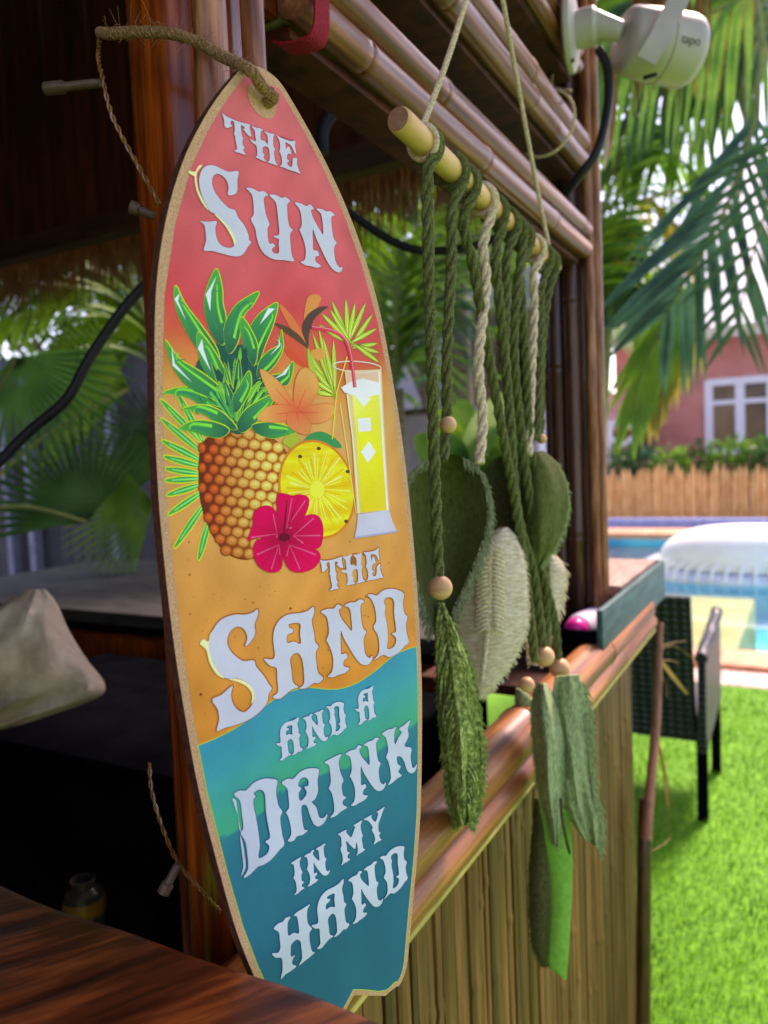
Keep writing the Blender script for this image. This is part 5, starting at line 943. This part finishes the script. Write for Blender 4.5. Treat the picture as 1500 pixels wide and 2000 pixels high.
# twine holding the sign
rm = MB(); hole = B(*hp, .004); xr = prr+.012
rope(rm, [B(hp[0], hp[1], -.012), hole+BN*.004, B(*bd(500, 180), .007), B(*bd(472, 146), .008), ad(432, 109, .535), ad(390, 84, .548), ad(345, 68, .545), ad(300, 63, .545), ad(255, 63, .548), ad(215, 66, .562), ad(196, 64, .60)], .0040, 95, 3, 6)
rope(rm, [ad(196, 64, .60), ad(215, 66, .68), ad(330, 70, .73), ad(430, 100, .70), ad(470, 150, .62), B(hp[0]-.02, hp[1]-.005, -.016), B(hp[0], hp[1], -.012)], .0040, 95, 3, 6)
tw_ = tag(rm.build('twine', M_JUTE), 'jute twine tying the surfboard sign to the corner post', 'twine')
fz = MB()
Pt = crv([ad(500, 178, .522), ad(470, 143, .531), ad(430, 108, .541), ad(390, 84, .544), ad(345, 68, .541), ad(300, 63, .541), ad(255, 63, .544), ad(212, 66, .558)], 12)
for k in range(170):
    p = Pt[random.randrange(len(Pt))]+rng.normal(size=3)*.0022; d = rng.normal(size=3); d[2] += .5; d /= np.linalg.norm(d); l_ = random.uniform(.004, .014); fz.tube(crv([p, p+d*l_*.5, p+d*l_+rng.normal(size=3)*.003], 3), .00014, 3, cap=False)
fz.build('stray_fibres', M_JUTE, tw_)
# string lights
sl_ = thing('string_lights', 'amber wire string lights with clear plastic bulbs wound round the corner post', 'lights', ad(220, 150, .53))
mb = MB(); rope(mb, [ad(196, 60, .60), ad(192, 110, .55), ad(200, 150, .53), ad(215, 215, .525), ad(240, 270, .522), ad(262, 310, .52), ad(290, 360, .518), ad(312, 400, .52)], .0017, 60, 2, 5); mb.build('wire', M_COPPER, sl_); mb = MB(); rope(mb, [ad(292, 1490, .52), ad(296, 1545, .52), ad(315, 1610, .52), ad(345, 1680, .52), ad(385, 1730, .52), ad(430, 1780, .55)], .0015, 60, 2, 5); mb.build('wire', M_COPPER, sl_)
def bulb(a, b, r):
    d = (b-a)/np.linalg.norm(b-a); l_ = np.linalg.norm(b-a); MB().lathe([(r*.6, 0), (r*.75, l_*.1), (r*.75, l_*.62), (r*1.1, l_*.68), (r*1.1, l_*.98), (r*.9, l_), (r*.5, l_-.001), (r*.4, l_-.004)], a, d, 14).build('bulb', M_CLEAR, sl_)
bulb(ad(196, 162, .535), ad(88, 174, .545), .0042); bulb(ad(304, 423, .515), ad(253, 403, .51), .0040); bulb(ad(348, 1688, .515), ad(318, 1745, .512), .0040)

# interior: fridge, cloth, ledge, mug
fr_ = thing('bar_fridge', 'low black bar fridge inside the dark bar', 'fridge', (-1.1, 1.2, 0)); MB().box((-1.75, .95, .02), (-.64, 1.5, .975), .006).build('body', M_BLACKM, fr_); MB().box((-1.78, .93, .977), (-.62, 1.52, 1.0), .004).build('top', mat('black_worktop', L(7, 7, 10), L(13, 14, 18), .8, 8, spec=0), fr_)
def pod(rows, name, m, D, bf, bb, par=None, fold=0):
    Lp = crv([r[:2] for r in rows], 6); Rp = crv([r[2:] for r in rows], 6); n = len(Lp); K = 28; vs = []
    for i in range(n):
        for k in range(K):
            a = 2*pi*k/K; f = .5-.5*cos(a); q = Lp[i]*(1-f)+Rp[i]*f; z = sin(a); vs.append(ad(q[0], q[1], D-(bf if z > 0 else bb)*z*(.25+.75*sin(pi*min(1, (i+.3)/(n))))**1+fold*(sin(f*19+i*.25)+.7*sin(f*33+1.3)+.5*sin(f*11-i*.2))*(.15+i/n)))
    return MB().add(vs, [(i*K+k, i*K+(k+1) % K, (i+1)*K+(k+1) % K, (i+1)*K+k) for i in range(n-1) for k in range(K)]+[tuple(range(K))[::-1], tuple(range((n-1)*K, n*K))]).build(name, m, par, ang=120)
cl = pod([(50, 1152, 88, 1150), (12, 1175, 112, 1180), (-40, 1220, 134, 1230), (-80, 1280, 168, 1285), (-110, 1340, 206, 1340), (-120, 1372, 170, 1372), (-130, 1425, 10, 1425)], 'dish_cloth', mat('unbleached_cloth', L(172, 146, 118), L(210, 188, 160), .9, 14, bump=.4), 1.28, .10, .08, None, .02); tag(cl, 'unbleached cloth draped in a peak on the black fridge', 'cloth')
lg = thing('garden_ledge', 'grey stone ledge with brown rail at the back of the bar', 'ledge', (-1.7, 2, 0)); M_STONE = mat('grey_stone', L(42, 40, 36), L(72, 69, 62), .8, 7, (1, 3, 3), bump=.4)
MB().box((-3.0, 1.6, 1.06), (-.66, 2.62, 1.10), .006).build('slab', M_STONE, lg); MB().box((-3.0, 1.64, .02), (-.68, 1.7, 1.058)).build('front', M_BLACKM, lg)
zr = ay(200, 1262, 1.6)[2]; MB().box((-2.9, 1.585, zr-.04), (-.66, 1.638, zr+.04), .01).build('rail', M_POST, lg)
mg_ = ad(165, 1765, 1.25); mu = thing('glass_jar', 'small dark glass jar with amber contents in the shadow by the fridge', 'jar', mg_); M_GL = mat('cloudy_glass', L(44, 42, 36), L(60, 56, 48), .15, 10, trans=.3)
MB().lathe([(.026, -.04), (.032, -.034), (.034, .0), (.03, .022), (.02, .03), (.02, .042), (.017, .042), (.017, .03)], mg_, (0, 0, 1), 20).build('glass', M_GL, mu); MB().lathe([(.0325, -.02), (.0346, .0), (.0325, .012)], mg_, (0, 0, 1), 18).build('amber_band', mat('amber_drink', L(96, 60, 14), L(116, 76, 22), .3), mu)

# wicker armchair
M_WICK = bpy.data.materials.new('black_wicker'); M_WICK.use_nodes = True; n = M_WICK.node_tree.nodes; l = M_WICK.node_tree.links; p = n['Principled BSDF']; p.inputs['Roughness'].default_value = .42
tc = n.new('ShaderNodeTexCoord'); w1 = n.new('ShaderNodeTexWave'); w1.bands_direction = 'Z'; w1.inputs['Scale'].default_value = 11; w1.inputs['Distortion'].default_value = .4; w1.inputs['Detail'].default_value = 1; w2 = n.new('ShaderNodeTexWave'); w2.bands_direction = 'X'; w2.inputs['Scale'].default_value = 9; w2.inputs['Distortion'].default_value = .5
l.new(tc.outputs['Object'], w1.inputs[0]); l.new(tc.outputs['Object'], w2.inputs[0]); mm_ = n.new('ShaderNodeMath'); mm_.operation = 'MULTIPLY'; l.new(w1.outputs['Fac'], mm_.inputs[0]); l.new(w2.outputs['Fac'], mm_.inputs[1])
cr_ = n.new('ShaderNodeValToRGB'); cr_.color_ramp.elements[0].color = L(14, 18, 22); cr_.color_ramp.elements[1].color = L(40, 48, 53); l.new(w1.outputs['Fac'], cr_.inputs[0]); l.new(cr_.outputs[0], p.inputs['Base Color'])
bu = n.new('ShaderNodeBump'); bu.inputs['Strength'].default_value = .9; bu.inputs['Distance'].default_value = .01; l.new(mm_.outputs[0], bu.inputs['Height']); l.new(bu.outputs[0], p.inputs['Normal'])
CX1, CY0, CY1 = -.36, 3.24, 3.77; CX0 = CX1-.58; zt_ = ay(1368, 1166, CY0-.06)[2]
ch = thing('wicker_chair', 'black wicker armchair with its back to the bar, standing on the grass', 'chair', ((CX0+CX1)/2, 3.5, .012))
nseg = 10; mb = MB(); vs = []
for i in range(nseg+1):
    z = .33+(zt_-.33)*i/nseg; yb = CY0+.02-.10*max(0, (z-.4)/.5)
    for x, dy in ((CX0+.02, 0), (CX0+.02, .035), (CX1-.045, .035), (CX1-.045, 0)): vs.append((x, yb+dy, z))
mb.add(vs, [(i*4+k, (i+1)*4+k, (i+1)*4+(k+1) % 4, i*4+(k+1) % 4) for i in range(nseg) for k in range(4)]+[(0, 1, 2, 3), tuple(range(nseg*4, nseg*4+4))[::-1]]); mb.build('backrest', M_WICK, ch, ang=30)
MB().box((CX0+.03, CY0+.06, .34), (CX1-.03, CY1, .43), .015).build('seat', M_WICK, ch)
zarm = ay(1380, 1296, CY0)[2]
for sx, xx in ((1, CX1), (0, CX0)):
    mb = MB(); vs = []; N_ = 14; xi = xx-.03 if sx else xx
    for i in range(N_+1):
        f = i/N_; y = CY0-.02+(CY1-CY0+.06)*f; zt2 = zarm+.02*sin(f*3)+(.06*f**3)+(0.03*(f > .9)*(f-.9)*10); zb2 = .30+.05*f
        for x, z in ((xi, zb2), (xi+.03, zb2), (xi+.03, zt2), (xi, zt2)): vs.append((x, y, z))
    mb.add(vs, [(i*4+k, i*4+(k+1) % 4, (i+1)*4+(k+1) % 4, (i+1)*4+k) for i in range(N_) for k in range(4)]+[(3, 2, 1, 0), tuple(range(N_*4, N_*4+4))]); mb.build('side_panel', M_WICK, ch, ang=30)
    P_ = [(xi+.015, CY0-.03+(CY1-CY0+.08)*f, zarm+.025+.02*sin(f*3)+.07*f**3) for f in np.linspace(0, 1, 12)]; MB().tube(P_, .026, 10).build('armrest', M_WICK, ch)
for xx in (CX0+.02, CX1-.02):
    for yy in (CY0+.01, CY1-.0): MB().box((xx-.02, yy-.02, .012), (xx+.02, yy+.02, .36), .004).build('leg', M_BLACKM, ch)

# ------------------------------------------------------------------ planting seen through the bar
M_LILAC = mat('pale_lilac_wall', L(150, 146, 166), L(180, 176, 194), .8, 2); M_FEN = mat('dark_slat', L(44, 42, 48), L(70, 68, 76), .6, 4)
gw = thing('garden_wall', 'pale grey garden wall behind the plants at the back of the bar', 'wall', (-6, 8.2, 0)); MB().box((-14, 8.2, 0), (-3.6, 8.4, 2.05)).build('wall', M_LILAC, gw, smooth=False); MB().box((-14.02, 8.16, 2.052), (-3.58, 8.44, 2.12), .01).build('coping', M_STONE, gw)
sf = thing('slat_fence', 'dark upright slat fence with pale posts behind the ledge', 'fence', (-5, 4.2, 0)); s0 = MB().box((-.055, -.01, 0), (.062, .01, 2.45)).build('slat', M_FEN, sf); x = -7.2; first = True
while x < -2.9:
    o = s0 if first else s0.copy()
    if not first: sc.collection.objects.link(o); o.parent = sf
    o.location = Vector((x, 4.2, .02))-sf.location; first = False; x += .135
for px in (18, 62, 225): c = ay(px, 1000, 4.1); MB().box((c[0]-.035, 4.08, 0), (c[0]+.035, 4.15, 2.48)).build('post', mat('pale_post', L(110, 112, 132), L(134, 136, 154), .6), sf)
def fanplant(name, label, hub, leaves_, D, grp=None):
    h = ad(*hub, D); b = h.copy(); b[2] = 0; t = thing(name, label, 'palm', b, grp); MB().tube([b, b*.5+h*.5, h], [.05, .045, .03], 8).build('trunk', M_TRUNK, t)
    for (hx, hy), (tx_, ty_), m, ln, spd, dd_ in leaves_:
        c = ad(hx, hy, D+dd_); e = ad(tx_, ty_, D+dd_); MB().tube(crv([h, h*.5+c*.5+np.array((0, 0, .05)), c], 5), .008, 6).build('leaf_stalk', M_STEM, t); fanleaf(c, e, t, LF[m], 24, spd, ln, .05)
fanplant('fan_palm', 'fan palm with one huge dark pleated leaf behind the ledge left of the post', (-90, 1010), [((30, 700), (120, 900), 1, .42, 150, 0), ((170, 1020), (60, 820), 1, .5, 130, .2), ((250, 760), (60, 720), 0, .42, 110, .3)], 2.75)
fanplant('fan_palm', 'fan palm with dark lower leaves behind the surfboard sign', (330, 1060), [((300, 980), (120, 1020), 0, .4, 120, 0), ((340, 900), (200, 860), 1, .45, 100, .2), ((300, 620), (150, 640), 2, .4, 90, .4)], 3.2)
ap = thing('arching_palm', 'bright green arching palm behind the corner post', 'palm', ad(330, 1000, 3.4)*np.array((1, 1, 0))); ab = ad(330, 760, 3.4); gb = ab.copy(); gb[2] = 0; MB().tube([gb, ab], .05, 8).build('trunk', M_TRUNK, ap)
for l_, m in [([(250, 560, 0), (150, 540, 0), (20, 620, 0)], 2), ([(260, 620, 0), (160, 640, 0), (60, 740, 0)], 2), ([(230, 500, 0), (120, 470, 0), (-20, 500, 0)], 0), ([(270, 680, 0), (180, 740, 0), (110, 840, 0)], 0), ([(240, 540, 0), (140, 500, 0), (0, 560, 0)], 1), ([(420, 560, 0), (560, 480, 0), (700, 460, 0)], 2), ([(420, 480, 0), (600, 400, 0), (760, 420, 0)], 2)]: frond([ab]+pxs(l_, 3.4), ap, LF[m], n=20, ll=.42, lw=.034, droop=.8, ang=48, start=.15)
mp_ = thing('arching_palm', 'bright arching palm filling the gap behind the macrame', 'palm', ad(790, 1000, 4.6)*np.array((1, 1, 0))); ab = ad(770, 760, 4.6); gb = ab.copy(); gb[2] = 0; MB().tube([gb, ab], .06, 8).build('trunk', M_TRUNK, mp_)
for l_, m in [([(740, 600, 0), (720, 470, 0), (690, 400, 0)], 2), ([(780, 580, 0), (800, 470, 0), (860, 420, 0)], 2), ([(810, 600, 0), (880, 520, 0), (980, 520, 0)], 0), ([(740, 650, 0), (700, 600, 0), (650, 610, 0)], 4), ([(800, 640, 0), (850, 600, 0), (900, 660, 0)], 4), ([(770, 560, 0), (760, 430, 0), (790, 360, 0)], 0), ([(800, 540, 0), (900, 440, 0), (1010, 420, 0)], 2), ([(820, 560, 0), (950, 450, 0), (1060, 470, 0)], 5), ([(790, 700, 0), (830, 720, 0), (860, 800, 0)], 0)]: frond([ab]+pxs(l_, 4.6), mp_, LF[m], n=24, ll=.5, lw=.04, droop=.9, ang=52, start=.12)
bl = thing('broad_leaf_plant', 'low plant with broad glossy leaves behind the macrame leaves', 'plant', ad(900, 1000, 3.6)*np.array((1, 1, 0))); hb = ad(900, 950, 3.6); gb = hb.copy(); gb[2] = 0; MB().tube([gb, hb], .03, 8).build('stem', M_STEM, bl)
for t_, wd, m in [((905, 780), .2, 0), ((960, 800), .18, 4), ((1010, 830), .18, 0), ((850, 800), .18, 2), ((810, 850), .16, 0), ((1050, 820), .16, 4), ((985, 770), .14, 5), ((870, 860), .16, 1), ((940, 860), .2, 1), ((1030, 880), .16, 1)]: broad(hb, ad(*t_, 3.5+random.uniform(-.2, .2)), wd, bl, LF[m])
aw = thing('neighbour_building', 'grey lilac building with dark windows seen between the macrame cords', 'building', ad(960, 1000, 12)*np.array((1, 1, 0))); a0, a1 = ay(940, 560, 11), ay(1085, 860, 11); MB().box((a0[0]-1.5, 11, 0), (-3.45, 11.4, a0[2]+.9)).build('wall', M_LILAC, aw, smooth=False)
for px in (950, 1000, 1042): c = ay(px, 700, 11); MB().box((c[0]-.22, 10.97, c[2]-.7), (c[0]+.22, 11.0, c[2]+.7)).build('window', M_GLASS, aw)

# trees at the back of the garden; the last pair added for their shade
def tree(label, base, ch, cr, n, ms, seed):
    r_ = np.random.default_rng(seed); b = np.array(base, float); t = thing('garden_tree', label, 'tree', b, 'garden trees behind the bar'); top = b+np.array((0, 0, ch))
    MB().tube(crv([b, b+(.05, .03, ch*.4), top], 6), list(np.linspace(.12, .05, 13)), 10).build('trunk', M_TRUNK, t)
    lim = MB(); tips = []
    for k in range(9):
        a = 2*pi*k/9+r_.random(); e = top+np.array((cos(a)*cr*.75, sin(a)*cr*.6, r_.uniform(-.5, .8)*cr)); lim.tube(crv([b+(0, 0, ch*.55), (b+(0, 0, ch*.75))*.5+e*.5, e], 5), list(np.linspace(.04, .012, 11)), 6); tips.append(e)
    lim.build('limbs', M_TRUNK, t); cl_ = [top]+tips
    for q, m in enumerate(ms):
        mb = MB()
        for k in range(n//len(ms)):
            c = cl_[r_.integers(len(cl_))]; p_ = c+r_.normal(size=3)*cr*np.array((.3, .26, .28)); d = r_.normal(size=3)+np.array((0, 0, -.5)); d /= np.linalg.norm(d); l_ = r_.uniform(.12, .3); mb.strip([p_, p_+d*l_*.5, p_+d*l_+np.array((0, 0, -.03))], [.01, .07, .004], r_.normal(size=3), .12)
        mb.build('crown', LF[m], t, ang=180)
tree('dense dark tree behind the slat fence left of the corner post', (-6.6, 5.6, 0), 2.9, 1.5, 2600, (1, 1, 0), 3)
tree('dense dark tree behind the surfboard sign, next to the garden wall', (-5.0, 6.6, 0), 3.0, 1.6, 2600, (1, 0, 4), 4)
tree('leafy tree behind the macrame hanging, in front of the grey building', (-4.3, 8.9, 0), 4.2, 1.7, 2600, (0, 2, 1), 5)
tree('tall leafy tree behind the yellow green palm', (-4.2, 16.9, 0), 5.6, 2.0, 2600, (0, 1, 2), 6)
tree('tall leafy tree added to shade the ledge, rising behind the thatch fringe and gable', (-2.3, 5.3, 0), 4.5, 1.4, 2200, (0, 1, 2), 7)
tree('tall dark tree added to shade the fan palms behind the ledge', (-3.9, 5.2, 0), 4.4, 1.5, 2200, (1, 0, 1), 8)
